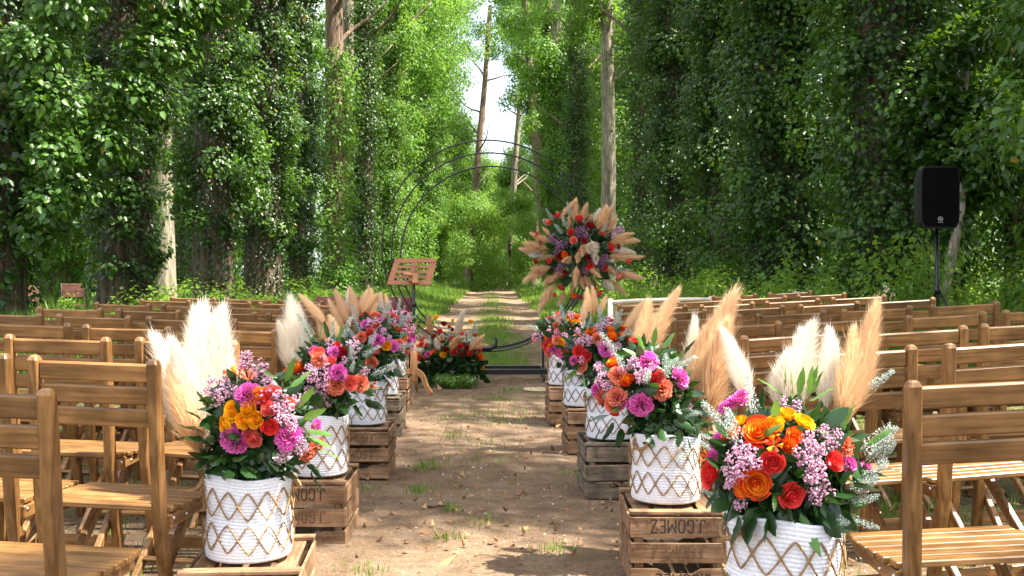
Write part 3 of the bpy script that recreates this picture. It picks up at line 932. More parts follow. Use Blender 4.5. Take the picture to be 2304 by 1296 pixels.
# leaf litter and stones
def litter():
    rg = np.random.RandomState(66)
    n = 3600
    Y = 1 / (1 / 14 + (1 / 2.3 - 1 / 14) * rg.rand(n))
    X = rg.uniform(-3.4, 3.4, n)
    P = np.stack([X, Y, ground_z(X, Y) + 0.008 + 0.006 * rg.rand(n)], 1)
    N = np.array((0, 0, 1.0)) + 0.45 * rg.normal(size=(n, 3)); T = rg.normal(size=(n, 3))
    l = 0.018 + 0.022 * rg.rand(n)
    k = rg.choice(n, 90, replace=False); l[k] *= 1.9
    V, F, m = leaves(P, N, T, l, l * 0.7, "ivy", 0.35)
    put("leaf_litter", trimesh("leaf_litter", V, F, M_LITTER, np.repeat(rg.rand(n), m)), kind="stuff", label="scattered dry brown leaves on the soil")
    # stones
    n = 9000
    Y = 1 / (1 / 16 + (1 / 2.3 - 1 / 16) * rg.rand(n))
    X = rg.uniform(-2.6, 2.6, n)
    r = 0.002 + 0.006 * rg.rand(n) ** 3
    base = np.array([(1, 0, 0), (-0.5, 0.87, 0), (-0.5, -0.87, 0), (0.1, 0.05, 0.8), (0.5, 0.6, 0.45), (-0.6, -0.1, 0.5)])
    tr = np.array([(0, 4, 3), (4, 1, 3), (1, 5, 3), (5, 2, 3), (2, 0, 3), (0, 1, 4), (1, 2, 5)])
    V = base[None] * r[:, None, None] * (1 + 0.3 * rg.normal(size=(n, 6, 1))) + np.stack([X, Y, ground_z(X, Y) + 0.001], 1)[:, None]
    F = (np.arange(n)[:, None, None] * 6 + tr[None]).reshape(-1, 3)
    mt = foliage("pebbles", [(0, (0.16, 0.11, 0.07)), (1, (0.5, 0.42, 0.33))], 0.9, 0.0)
    put("pebbles", trimesh("pebbles", V.reshape(-1, 3), F, mt, np.repeat(rg.rand(n), 6)), kind="stuff", label="small pebbles scattered over the soil track")
litter()
def twig(x0, y0, x1, y1, label):
    def gp(x, y):
        d = EYE * FOC / (y - VY); return np.array(((x - VX) * d / FOC, d, 0.0))
    a, b = gp(x0, y0), gp(x1, y1)
    c = (a + b) / 2
    g = Geo()
    u = np.linspace(0, 1, 7)[:, None]
    p = a + (b - a) * u - c + np.array((0, 0, 0.008)) + np.random.RandomState(int(x0)).normal(size=(7, 3)) * 0.006
    g.tube(p, np.linspace(0.005, 0.003, 7), 5)
    o = put("twig", g.mesh("twig", M_BARK, True), None, (c[0], c[1], gz(c[0], c[1])), label=label, cat="twig")
twig(968, 1142, 1040, 1152, "long dry twig lying on the soil in mid path")
twig(1025, 907, 1050, 908, "short dry twig beside the central grass tufts")

# ------------------------------------------------------------------ chairs
PW, PH = 0.34, 0.85       # spacing of the posts, height of the chair
def chair_meshes():
    M = {}
    def post(s):
        g = Geo()
        prof = [(0.12, 0.0), (0.06, 0.2), (0.005, 0.38), (-0.026, 0.56), (-0.048, 0.72), (-0.066, PH - 0.014), (-0.067, PH - 0.004), (-0.068, PH)]
        wd = [0.0155, 0.0155, 0.0155, 0.0155, 0.0155, 0.015, 0.011, 0.005]
        dp = [0.019, 0.02, 0.021, 0.020, 0.019, 0.018, 0.013, 0.006]
        V, F = [], []
        for (y, z), w, d in zip(prof, wd, dp):
            c = 0.004 if w > 0.008 else 0.001
            for (u, v) in ((-w, -d + c), (-w + c, -d), (w - c, -d), (w, -d + c), (w, d - c), (w - c, d), (-w + c, d), (-w, d - c)):
                V.append((s * PW / 2 + u, y + v, z))
        n = len(prof)
        for i in range(n - 1):
            for k in range(8):
                l = (k + 1) % 8
                F.append((i * 8 + k, i * 8 + l, (i + 1) * 8 + l, (i + 1) * 8 + k))
        F.append(tuple(range(8))[::-1]); F.append(tuple((n - 1) * 8 + k for k in range(8)))
        g.add(V, F)
        return g.mesh("post", M_CH[2])
    M["post"] = [post(-1), post(1)]
    M["back_slat"] = []
    for z, y in ((0.810, -0.061), (0.747, -0.052), (0.685, -0.043)):
        g = Geo().box((0, y, z), (PW - 0.026, 0.017, 0.050), 0.005, (0.14, 0, 0))
        M["back_slat"].append(g.mesh("back_slat", M_CH[0]))
    M["seat_slat"] = []
    for k in range(6):
        hw = (0.196, 0.207, 0.212, 0.213, 0.213, 0.205)[k]
        y = 0.045 + k * 0.054
        g = Geo().box((0, y, 0.424 - 0.002 * k), (hw * 2, 0.0455, 0.016), 0.003)
        M["seat_slat"].append(g.mesh("seat_slat", M_CH[0]))
    M["seat_rail"] = [Geo().box((s * 0.19, 0.165, 0.395), (0.018, 0.30, 0.04), 0.004, (0.02, 0, 0)).mesh("seat_rail", M_CH[1]) for s in (-1, 1)]
    M["leg"] = []
    for s in (-1, 1):
        g = Geo()
        L = math.hypot(0.44, 0.385); ang = math.atan2(0.44, 0.385)
        g.box((s * 0.142, 0.085, 0.198), (0.022, 0.034, L), 0.004, (-ang, 0, 0))
        M["leg"].append(g.mesh("leg", M_CH[2]))
    M["stretcher"] = [Geo().box((0, 0.112, 0.095), (PW - 0.03, 0.016, 0.045), 0.003).mesh("stretcher", M_CH[0]),
                      Geo().box((0, -0.07, 0.075), (0.26, 0.034, 0.016), 0.003, (-0.5, 0, 0)).mesh("stretcher", M_CH[0]),
                      Geo().box((0, 0.255, 0.385), (0.36, 0.02, 0.03), 0.003).mesh("stretcher", M_CH[0])]
    g = Geo()
    V, F = lathe([(0.0001, 0.004), (0.0045, 0.003), (0.006, 0.0), (0.006, -0.004)], 8)
    g.add(V, F)
    M["bolt"] = g.mesh("bolt", M_STEEL, True)
    return M
CM = chair_meshes()
ccount = 0
def chair(X, Y, row, seat, side):
    global ccount
    rg = np.random.RandomState(1000 + ccount); ccount += 1
    zs = gz(X, Y)
    sl = (0.027 if X < 0 else -0.052)
    yaw = (-0.07 if X < 0 else 0.07) + rg.normal() * 0.035
    rn = "back row" if row == 0 else ("frontmost row" if row == 8 else ORD[row] + " row counting from the back")
    sn = ("on the aisle", "second from the aisle", "third from the aisle", "outermost")[seat]
    lab = "folding chair %s, %s, %s block" % (sn, rn, side)
    t = thing("folding_chair", "wooden " + lab, "chair", (X + rg.normal() * 0.008, Y + rg.normal() * 0.025, zs - 0.006), (0, sl, yaw), "wooden folding chairs on the %s" % side)
    for m in CM["post"]: put("post", m, t)
    for m in CM["back_slat"]: put("back_slat", m, t)
    for m in CM["seat_slat"]: put("seat_slat", m, t)
    if Y < 9.5:
        for m in CM["seat_rail"]: put("seat_rail", m, t)
        for m in CM["leg"]: put("leg", m, t)
        for m in CM["stretcher"]: put("stretcher", m, t)
    if Y < 3.9:
        for s in (-1, 1):
            for (y, z) in ((0.03, 0.40), (0.12, 0.392)):
                put("bolt", CM["bolt"], t, (s * 0.199, y, z), (0, s * math.pi / 2, 0))
LY = [2.25, 2.98, 3.78, 4.51, 5.27, 6.07, 6.94, 7.79, 8.54]
RY = [2.36, 3.23, 3.97, 4.76, 5.54, 6.32, 7.10, 7.90, 8.70]
for r, y in enumerate(LY):
    for s in range(4):
        X = -1.090 - s * 0.433
        if X + 0.2 < -0.475 * y - 0.1: continue
        chair(X, y, r, s, "left")
for r, y in enumerate(RY):
    for s in range(4):
        X = 1.135 + s * 0.442
        if X - 0.2 > 0.51 * y + 0.1: continue
        if r == 8 and s < 2: continue          # the cane bench stands here instead
        chair(X, y, r, s, "right")

# ------------------------------------------------------------------ crates
CWD, CDP, CHT = 0.33, 0.42, 0.264
def text_mesh(body, size, name="lettering", mat=None, extr=0.0004, sx=0.8):
    c = bpy.data.curves.new(name, 'FONT')
    c.body = body; c.size = size; c.align_x = 'CENTER'; c.align_y = 'CENTER'; c.extrude = extr
    c.offset = size * 0.004
    o = bpy.data.objects.new("tmp", c)
    COL.objects.link(o)
    dg = bpy.context.evaluated_depsgraph_get()
    me = bpy.data.meshes.new_from_object(o.evaluated_get(dg))
    bpy.data.objects.remove(o)
    bpy.data.curves.remove(c)
    me.transform(Matrix.Diagonal((sx, 1, 1, 1)))
    me.name = name
    me.materials.clear(); me.materials.append(mat or M_INK)
    return me
STROKES = {
    "J": (0.50, [[(0.05, 0.22), (0.12, 0.04), (0.30, 0.0), (0.42, 0.08), (0.45, 0.25), (0.45, 1.0)]]),
    ".": (0.18, [[(0.05, 0.02), (0.13, 0.02)]]),
    "G": (0.56, [[(0.50, 0.80), (0.44, 0.96), (0.28, 1.0), (0.10, 0.95), (0.05, 0.8), (0.05, 0.2), (0.10, 0.05), (0.28, 0.0), (0.45, 0.05), (0.50, 0.2), (0.50, 0.46), (0.24, 0.46)]]),
    "O": (0.56, [[(0.05, 0.2), (0.05, 0.8), (0.12, 0.96), (0.28, 1.0), (0.44, 0.96), (0.50, 0.8), (0.50, 0.2), (0.44, 0.04), (0.28, 0.0), (0.12, 0.04), (0.05, 0.2)]]),
    "M": (0.72, [[(0.05, 0.0), (0.05, 1.0), (0.35, 0.35), (0.65, 1.0), (0.65, 0.0)]]),
    "E": (0.50, [[(0.45, 1.0), (0.05, 1.0), (0.05, 0.0), (0.45, 0.0)], [(0.05, 0.5), (0.38, 0.5)]]),
    "Z": (0.54, [[(0.05, 1.0), (0.48, 1.0), (0.05, 0.0), (0.50, 0.0)]]),
}
def stencil(word, h, mat, seed, keep=1.0):
    """stencilled letters as thin ink strokes with worn gaps"""
    rg = np.random.RandomState(seed)
    tot = sum(STROKES[c][0] + 0.14 for c in word) - 0.14
    x0, g, t = -tot / 2, Geo(), 0.085
    for c in word:
        w, lines = STROKES[c]
        for ln in lines:
            P = [np.array((x0 + x, y - 0.5)) for x, y in ln]
            for p, q in zip(P[:-1], P[1:]):
                d = q - p; L = np.linalg.norm(d); d = d / L
                n = np.array((-d[1], d[0])) * t * 0.75
                p2, q2 = p - d * t * 0.5, q + d * t * 0.5
                m = max(1, int(L / 0.16))
                for k in range(m):
                    if rg.rand() > keep: continue
                    u, v = k / m, (k + 1) / m
                    a_, b_ = p2 + (q2 - p2) * u, p2 + (q2 - p2) * v
                    V = [(*((a_ - n) * h), 0), (*((b_ - n) * h), 0), (*((b_ + n) * h), 0), (*((a_ + n) * h), 0)]
                    V = [(x, y, z + 0.00004 * (g.n % 97) / 97) for x, y, z in V]
                    g.add(V, [(0, 1, 2, 3)])
        x0 += w + 0.14
    return g.mesh("lettering", mat)
TXT = stencil("J.GOMEZ", 0.043, M_INK, 1, 0.96)
TXT2 = stencil("J.GOMEZ", 0.043, M_INK2, 2, 0.85)
def crate_meshes(mats):
    M = {}
    hs, gap = 0.069, 0.0185
    zc = [hs / 2 + k * (hs + gap) for k in range(3)]
    M["end"] = []
    for k in range(3):
        if k == 0:   # hand hold cut from its upper edge
            top = [(x, hs / 2 - (0.018 * smooth01((0.075 - abs(x)) / 0.03))) for x in np.linspace(-CWD / 2, CWD / 2, 27)]
            n = len(top)
            V = [(x, -0.005, z) for x, z in top] + [(x, -0.005, -hs / 2) for x, z in top] + [(x, 0.005, z) for x, z in top] + [(x, 0.005, -hs / 2) for x, z in top]
            F = []
            for i in range(n - 1):
                F += [(n + i, n + i + 1, i + 1, i), (2 * n + i, 2 * n + i + 1, 3 * n + i + 1, 3 * n + i), (i, i + 1, 2 * n + i + 1, 2 * n + i), (n + i + 1, n + i, 3 * n + i, 3 * n + i + 1)]
            F += [(0, 2 * n, 3 * n, n), (2 * n - 1, 4 * n - 1, 3 * n - 1, n - 1)]
            m = Geo().add(V, F).mesh("slat", mats[0])
        else:
            m = Geo().box((0, 0, 0), (CWD, 0.010, hs), 0.0015).mesh("slat", mats[0])
        M["end"].append((m, zc[k]))
    M["side"] = (Geo().box((0, 0, 0), (0.010, CDP - 0.022, hs), 0.0015).mesh("slat", mats[1]), zc)
    M["post"] = Geo().box((0, 0, 0), (0.03, 0.03, 0.238), 0.002).mesh("corner_post", mats[2])
    M["top"] = Geo().box((0, 0, 0), (0.058, CDP - 0.03, 0.009), 0.001).mesh("board", mats[1])
    M["batten"] = Geo().box((0, 0, 0), (CWD + 0.004, 0.045, 0.011), 0.0015).mesh("batten", mats[0])
    return M
CRB, CRG = crate_meshes(M_CR), crate_meshes(M_CG)
def crate(X, Yf, mats, label, yaw, seed, text=None):
    rg = np.random.RandomState(seed)
    Y = Yf + CDP / 2
    t = thing("wooden_crate", label, "crate", (X, Y, gz(X, Y) - 0.004), (0, 0, yaw), "upturned fruit crates along the aisle")
    M = CRG if mats == "grey" else CRB
    for fs in (-1, 1):
        for k, (m, z) in enumerate(M["end"]):
            o = put("slat", m, t, (rg.normal() * 0.0015, fs * (CDP / 2 - 0.005 + rg.uniform(0, 0.003)), z), (0, rg.normal() * 0.006, rg.normal() * 0.004))
            if text and fs == -1:
                tm, keep = text[k]
                if tm: put("lettering", tm, o, (rg.normal() * 0.004, -0.0058, 0.004 if k else -0.006), (R(90), R(180), 0))
    for fs in (-1, 1):
        m, zc = M["side"]
        for z in zc:
            put("slat", m, t, (fs * (CWD / 2 - 0.006 + rg.uniform(0, 0.006)), 0, z + rg.normal() * 0.001), (rg.normal() * 0.008, 0, rg.normal() * 0.01))
    for sx in (-1, 1):
        for sy in (-1, 1):
            put("corner_post", M["post"], t, (sx * (CWD / 2 - 0.031), sy * (CDP / 2 - 0.028), 0.121))
    for k in range(4):
        put("board", M["top"], t, (-0.115 + k * 0.0765 + rg.normal() * 0.003, 0, 0.2465), (0, 0, rg.normal() * 0.008))
    for sy in (-1, 1):
        put("batten", M["batten"], t, (0, sy * (CDP / 2 - 0.024), 0.2575), (0, 0, rg.normal() * 0.006))
    return t
full = [(TXT, 1), (TXT2, 1), (TXT, 1)]
faint = [(None, 1), (TXT2, 1), (TXT2, 1)]
CRATES = {
    "L1": crate(-0.705, 2.92, "brown", "light wooden crate under the nearest left basket", 0.06, 1),
    "L2": crate(-0.735, 4.17, "brown", "dark stamped J.GOMEZ crate behind the nearest left basket", 0.0, 2, [(None, 1), (TXT2, 1), (TXT, 1)]),
    "L3": crate(-0.705, 5.60, "brown", "brown crate under the third basket on the left", 0.0, 3, faint),
    "L4": crate(-0.76, 6.98, "grey", "weathered grey crate under the fourth basket on the left", -0.02, 4),
    "L5": crate(-0.81, 8.25, "brown", "reddish brown crate under the farthest left basket", -0.02, 5),
    "R1": crate(0.68, 2.28, "brown", "crate under the nearest right basket, below the bottom edge", 0.0, 6),
    "R2": crate(0.648, 3.65, "brown", "crate stamped J.GOMEZ upside down beside the nearest right basket", -0.03, 7, full),
    "R3": crate(0.615, 5.10, "grey", "grey weathered crate under the third basket on the right", 0.02, 8),
    "R4": crate(0.62, 6.38, "brown", "brown crate under the fourth basket on the right", 0.02, 9),
    "R5": crate(0.575, 7.60, "brown", "brown crate beside the round pale board on the soil", 0.02, 10),
}

# ------------------------------------------------------------------ baskets
BR, BH = 0.126, 0.242
def basket_meshes():
    prof = [(0.001, 0.004), (BR * 0.6, 0.0), (BR * 0.93, 0.003)]
    n = 25
    for k in range(n):
        z0 = 0.006 + (BH - 0.006) * k / n; z1 = 0.006 + (BH - 0.006) * (k + 1) / n
        rr = BR * (0.97 + 0.03 * math.sin(k * 0.35)) if k else BR * 0.965
        prof += [(rr - 0.0018, z0 + 0.0004), (rr + 0.0006, (z0 + z1) / 2 - 0.002), (rr + 0.0006, (z0 + z1) / 2 + 0.002)]
    prof += [(BR - 0.004, BH), (BR - 0.010, BH - 0.002), (BR - 0.011, 0.02), (0.001, 0.015)]
    V, F = lathe(prof, 56)
    a = np.arctan2(V[:, 1], V[:, 0])
    hgt = V[:, 2] / BH
    V[:, 2] += 0.006 * hgt * np.sin(2 * a + 0.6) + 0.002 * hgt * np.sin(5 * a)
    rad = 1 + 0.012 * np.sin(3 * a + 1.0) * hgt
    V[:, 0] *= rad; V[:, 1] *= rad
    body = Geo().add(V, F).mesh("body", M_COTTON, True)
    ropes = []
    for zc in (0.168, 0.072):
        for ph in (0, math.pi):
            rg = np.random.RandomState(int(zc * 1000) + int(ph))
            npts = 240
            a = np.linspace(0, 2 * math.pi, npts, endpoint=False)
            nper = 7
            w = 0.16 * np.sin(3 * a + 1.3 + zc * 20)
            s = np.sin(nper * a + ph + w)
            tri = 0.8 * np.arcsin(s * 0.995) * 2 / math.pi + 0.24 * s
            z = zc + 0.039 * tri + 0.003 * np.sin(2 * a + zc * 9) + 0.0045 * (zc / BH) * np.sin(2 * a + 0.6)
            rr = BR * (1 + 0.012 * np.sin(3 * a + 1.0) * (z / BH)) + 0.0015 + 0.002 * (ph > 0)
            rw = 0.0025 + 0.0005 * np.sin(a * 200)
            ropes.append(Geo().tube(np.stack([rr * np.cos(a), rr * np.sin(a), z], 1), rw, 6, True).mesh("rope_zigzag", M_JUTE, True))
    hd = []
    for sa in (0.0, math.pi):
        t = np.linspace(0, math.pi, 14)
        a = sa + 0.26 * np.cos(t)
        z = 0.226 - 0.035 * np.sin(t) * 0.9
        rr = BR + 0.004 + 0.016 * np.sin(t)
        hd.append(Geo().tube(np.stack([rr * np.cos(a), rr * np.sin(a), z], 1), 0.0055, 8).mesh("handle", M_JUTE, True))
    return body, ropes, hd
BB, BRO, BHD = basket_meshes()
BASKETS = {}
def basket(key, x, d, label, rz, sc=1.0):
    X = (x - VX) * d / FOC
    cz = CRATES[key].location.z + CHT
    t = thing("rope_basket", label, "basket", (X, d, cz), (0, 0, rz), "white rope baskets of flowers along the aisle", sc)
    put("body", BB, t)
    for m in BRO: put("rope_zigzag", m, t)
    for m in BHD: put("handle", m, t)
    BASKETS[key] = (X, d, cz + BH * (sc - 1))
basket("L1", 560, 3.10, "white rope basket with brown zigzags, nearest on the left", 0.2)
basket("L2", 715, 4.36, "white zigzag basket standing on the left J.GOMEZ crate", 1.0)
basket("L3", 818, 5.80, "white zigzag basket third from the front on the left", 0.5)
basket("L4", 855, 7.18, "white zigzag basket on the left grey crate", 0.9)
basket("L5", 878, 8.45, "white zigzag basket farthest back on the left", 0.1)
basket("R1", 1762, 2.50, "large looking white zigzag basket nearest on the right", 0.35, 1.08)
basket("R2", 1497, 3.86, "white zigzag basket on the right J.GOMEZ crate", 0.7)
basket("R3", 1375, 5.30, "white zigzag basket on the right grey crate", 0.4)
basket("R4", 1313, 6.58, "white zigzag basket fourth from the front on the right", 1.3)
basket("R5", 1272, 7.80, "white zigzag basket farthest back on the right", 1.9)

# ------------------------------------------------------------------ flower meshes
def petal_patch(phi, dphi, r0, r1, h, lip, nu=4, nv=4, cup=0.2, rag=0.0, rg=None, z0=0.0):
    V, F = [], []
    for j in range(nv + 1):
        v = j / nv
        rad = r0 + (r1 - r0) * math.sin(v * math.pi / 2) + lip * max(0, v - 0.6) ** 1.5
        for i in range(nu + 1):
            u = -1 + 2 * i / nu
            z = z0 + h * (v - 0.22 * u * u * v - 0.9 * lip * max(0, v - 0.75))
            a = phi + dphi * u * (0.45 + 0.55 * math.sin(min(1, v * 1.4) * math.pi / 2))
            rr = rad * (1 - cup * u * u * (1 - v) * 0.3)
            if rag and j == nv and rg is not None:
                z += rag * rg.normal(); rr += rag * rg.normal()
            V.append((rr * math.cos(a), rr * math.sin(a), z))
    for j in range(nv):
        for i in range(nu):
            k = j * (nu + 1) + i
            F.append((k, k + 1, k + nu + 2, k + nu + 1))
    return V, F

def rose_mesh(name, mat, seed, open_=0.5):
    rg = np.random.RandomState(seed)
    g = Geo()
    n = 21
    tilt = rg.normal(size=2) * 0.05
    for k in range(n):
        t = k / (n - 1)
        phi = k * 2.39996 + rg.normal() * 0.12
        rr = 0.10 + (0.50 + 0.42 * open_) * t ** 0.85
        h = 0.98 - (0.10 + 0.34 * open_) * t ** 1.5 + rg.normal() * 0.02
        wid = 1.25 - 0.62 * t
        lip = (0.05 + 0.75 * open_ * t) * rg.uniform(0.7, 1.3)
        V, F = petal_patch(phi, wid, 0.05, rr * 0.93, h, lip * 0.55, 6, 5, cup=0.3, z0=0.02 * rg.normal())
        V = np.array(V)
        # rolled edge: the rim of each petal folds gently outwards
        V += rg.normal(size=(len(V), 3)) * 0.006
        V[:, 0] += tilt[0] * V[:, 2]; V[:, 1] += tilt[1] * V[:, 2]
        vv = np.repeat(np.arange(6) / 5.0, 7)
        g.add(V, F, np.clip(t * 0.9 - 0.25 * vv + 0.12, 0, 1))
    g.lathe([(0.001, 0.0), (0.3, 0.06), (0.4, 0.2), (0.3, 0.5), (0.001, 0.7)], 8, tone=0.9)
    return g.mesh(name, mat, True)

def carnation_mesh(name, mat, seed):
    rg = np.random.RandomState(seed)
    g = Geo()
    n = 64
    for k in range(n):
        t = (k + 0.5) / n
        el = math.pi / 2 * (1 - t ** 0.8) * 1.02 - 0.12
        az = k * 2.39996
        d = np.array((math.cos(el) * math.cos(az), math.cos(el) * math.sin(az), math.sin(el)))
        s = np.cross(d, (0, 0, 1.0)); s = s / (np.linalg.norm(s) + 1e-6)
        u = np.cross(s, d)
        rot = rg.uniform(-0.9, 0.9)
        s, u = s * math.cos(rot) + u * math.sin(rot), -s * math.sin(rot) + u * math.cos(rot)
        Ln = rg.uniform(0.85, 1.05)
        V, m = [], 7
        for i in range(m):
            q = -1 + 2 * i / (m - 1)
            V.append(d * Ln * 0.55 + s * q * 0.13 + u * 0.04 * math.sin(i * 2))
        for i in range(m):
            q = -1 + 2 * i / (m - 1)
            zz = (0.06 if i % 2 else -0.05)
            V.append(d * (Ln + zz) * (1 - 0.10 * q * q) + s * q * 0.34 + u * 0.09 * math.sin(i * 2.3 + k))
        F = [(i, i + 1, m + i + 1, m + i) for i in range(m - 1)]
        tn = np.concatenate([np.full(m, 0.0), np.full(m, 0.75 + 0.25 * rg.rand())])
        V = np.array(V) * np.array((1, 1, 0.8)) + np.array((0, 0, 0.1))
        g.add(V, F, tn)
    return g.mesh(name, mat, True)

def cluster_mesh(name, mat, seed, n=20, spreadv=1.0, r=0.2, stem=True):
    rg = np.random.RandomState(seed)
    g = Geo()
    oc = np.array([(1, 0, 0), (0, 1, 0), (-1, 0, 0), (0, -1, 0), (0, 0, 1), (0, 0, -1), (0.7, 0.7, 0.5), (-0.7, 0.7, 0.5), (-0.7, -0.7, 0.5), (0.7, -0.7, 0.5)])
    fc = [(0, 6, 4), (6, 1, 4), (1, 7, 4), (7, 2, 4), (2, 8, 4), (8, 3, 4), (3, 9, 4), (9, 0, 4), (0, 5, 1), (1, 5, 2), (2, 5, 3), (3, 5, 0), (0, 1, 6), (1, 2, 7), (2, 3, 8), (3, 0, 9)]
    for k in range(n):
        o = unit(rg.normal(size=3)) * rg.uniform(0.45, 1.0) * np.array((0.8, 0.8, 1.0 * spreadv))
        rr = r * rg.uniform(0.7, 1.25)
        V = oc * rr * (1 + 0.28 * rg.normal(size=(10, 1))) + o
        g.add(V, fc, rg.rand())
    return g.mesh(name, mat, False)

def sprig_mesh(seed):
    rg = np.random.RandomState(seed)
    P, N, T, L = [], [], [], []
    for k in range(150):
        z = 0.08 + 0.92 * (k / 150)
        a = k * 2.4
        for q in range(2):
            ln = 0.13 * (1.25 - z) + 0.03
            d = np.array((math.cos(a), math.sin(a), 0.7))
            P.append(np.array((0, 0, z)) + unit(d) * ln * (0.35 + 0.65 * q)); N.append(rg.normal(size=3)); T.append(d + 0.7 * rg.normal(size=3)); L.append(rg.uniform(0.03, 0.06))
    P, N, T, L = map(np.array, (P, N, T, L))
    V, F, m = leaves(P, N, T, L, L * 0.7, "kite", 0.1)
    tn = np.repeat(rg.rand(len(P)), m)
    g = Geo()
    SV, SF = tube([(0, 0, 0), (0.01, 0, 0.5), (0, 0.01, 1.0)], [0.012, 0.008, 0.004], 4)
    ST = []
    for f in SF:
        for i in range(1, len(f) - 1): ST.append((f[0], f[i], f[i + 1]))
    bend = lambda V: V + np.stack([0.12 * V[:, 2] ** 2, 0 * V[:, 2], 0 * V[:, 2]], 1)
    V, F, tn = join([(V, F, tn), (SV, np.array(ST), np.full(len(SV), 0.2))])
    return trimesh("silver_sprig", bend(V), F, M_SILVER, tn)

def plume_mesh(name, mat, seed, n=1500, fat=0.17, nod=0.12, strand=0.16, wd=0.0034):
    rg = np.random.RandomState(seed)
    z = rg.rand(n) ** 0.9 * 0.93
    a = rg.rand(n) * 6.28
    env = fat * (np.clip(z / 0.18, 0, 1) ** 0.7) * (1 - z ** 1.7) ** 0.9 + 0.010
    out = np.stack([np.cos(a), np.sin(a), 0 * a], 1)
    r1 = env * rg.uniform(0.15, 1.0, n) ** 0.7
    ln = strand * rg.uniform(0.6, 1.3, n) * (1.1 - 0.5 * z)
    b0 = np.stack([0 * z, 0 * z, z - 0.02], 1)
    p1 = b0 + out * (r1 * 0.55)[:, None] + np.array((0, 0, 1.0)) * (ln * 0.6)[:, None]
    dr = rg.uniform(-0.35, 0.35, n); fl = rg.rand(n) < 0.16; r1[fl] *= 1.0 + rg.rand(fl.sum()); ln[fl] *= 1.3
    p2 = p1 + out * (r1 * 0.45)[:, None] + np.array((0, 0, 1.0)) * (ln * (0.55 - dr * 0.6))[:, None] + 0.01 * rg.normal(size=(n, 3))
    s = np.cross(out, (0, 0, 1.0)) + 0.5 * out * rg.normal(size=(n, 1))
    s = unit(s) * wd * rg.uniform(0.6, 1.5, n)[:, None]
    V = np.stack([b0 - s, b0 + s, p1 + s, p1 - s, p2], 1).reshape(-1, 3)
    F = (np.arange(n)[:, None, None] * 5 + np.array([(0, 1, 2), (0, 2, 3), (3, 2, 4)])[None]).reshape(-1, 3)
    tn = np.stack([0 * z, 0 * z, 0.3 + 0.3 * rg.rand(n), 0.3 + 0.3 * rg.rand(n), 0.7 + 0.3 * rg.rand(n)], 1).ravel()
    SV, SF = tube([(0, 0, -0.25), (0, 0, 0.4), (0, 0, 0.95)], [0.006, 0.006, 0.003], 4)
    ST = []
    for f in SF:
        for i in range(1, len(f) - 1): ST.append((f[0], f[i], f[i + 1]))
    V, F, tn = join([(V, F, tn), (SV, np.array(ST), np.full(len(SV), 0.1))])
    zz = np.clip(V[:, 2], 0, 2)
    V[:, 0] += nod * zz ** 2.2
    V[:, 2] -= nod * 0.4 * zz ** 3
    return trimesh(name, V, F, mat, tn)

def bigleaf_mesh(seed, w, mat, curve=0.25, name="leaf"):
    rg = np.random.RandomState(seed)
    V, F = [], []
    nv = 7
    for j in range(nv + 1):
        v = j / nv
        ww = w * math.sin(math.pi * v ** 0.8) ** 0.75 if 0 < j < nv else 0.004
        yy = curve * math.sin(v * 2.2)
        for u in (-1, 0, 1):
            V.append((u * ww, -yy * v * 0.6 + (0.25 * ww if u else 0) + 0.02 * rg.normal() * (abs(u)), v * (1 - 0.15 * curve)))
    for j in range(nv):
        for i in range(2):
            k = j * 3 + i
            F.append((k, k + 1, k + 4, k + 3))
    return Geo().add(V, F, rg.rand()).mesh(name, mat, True)

def lily_mesh(seed, mat):
    g = Geo()
    for k in range(6):
        V, F = petal_patch(k * math.pi / 3, 0.32, 0.06, 0.55, 1.0, 0.9, 4, 5, z0=0.0)
        V = np.array(V)
        g.add(V, F, 0.2 + 0.6 * (k % 2))
    return g.mesh("lily", mat, True)

FM = {}
for c in ("orange", "fire", "red", "coral", "dark"):
    FM["rose_" + c] = [rose_mesh("rose", M_FL[c], 40, 0.75), rose_mesh("rose", M_FL[c], 41, 0.35)]
for c in ("magenta", "salmon", "coral"):
    FM["carnation_" + c] = [carnation_mesh("carnation", M_FL[c], 42), carnation_mesh("carnation", M_FL[c], 43)]
for c in ("lilac", "plum", "white"):
    FM["statice_" + c] = [cluster_mesh("statice_cluster", M_FL[c], 50 + k, 60, 1.15, 0.115) for k in range(3)]
FM["lily_fire"] = [lily_mesh(1, M_FL["fire"])]
FM["lily_orange"] = [lily_mesh(1, M_FL["salmon"])]
FM["sprig"] = [sprig_mesh(60), sprig_mesh(61)]
FM["plume_cream"] = [plume_mesh("pampas_plume", M_PAMW, 70, 5200, 0.17, 0.05, 0.27, 0.0021), plume_mesh("pampas_plume", M_PAMW, 71, 5200, 0.20, 0.10, 0.29, 0.0021)]
FM["plume_tan"] = [plume_mesh("pampas_plume", M_PAMT, 72, 5200, 0.15, 0.08, 0.27, 0.0021), plume_mesh("pampas_plume", M_PAMT, 73, 5200, 0.19, 0.14, 0.29, 0.0021)]
FM["plume_short"] = [plume_mesh("pampas_plume", M_PAMT, 74, 1300, 0.24, 0.15, 0.24, 0.0055), plume_mesh("pampas_plume", M_PAMT, 75, 1300, 0.21, 0.1, 0.24, 0.0055)]
FM["plume_shortc"] = [plume_mesh("pampas_plume", M_PAMW, 76, 1300, 0.23, 0.1, 0.24, 0.0055)]
FM["leaf"] = [bigleaf_mesh(80, 0.26, M_LEAF), bigleaf_mesh(81, 0.30, M_LEAF, 0.45)]
FM["leafl"] = [bigleaf_mesh(82, 0.14, M_LEAFL), bigleaf_mesh(83, 0.12, M_LEAFL, 0.5)]

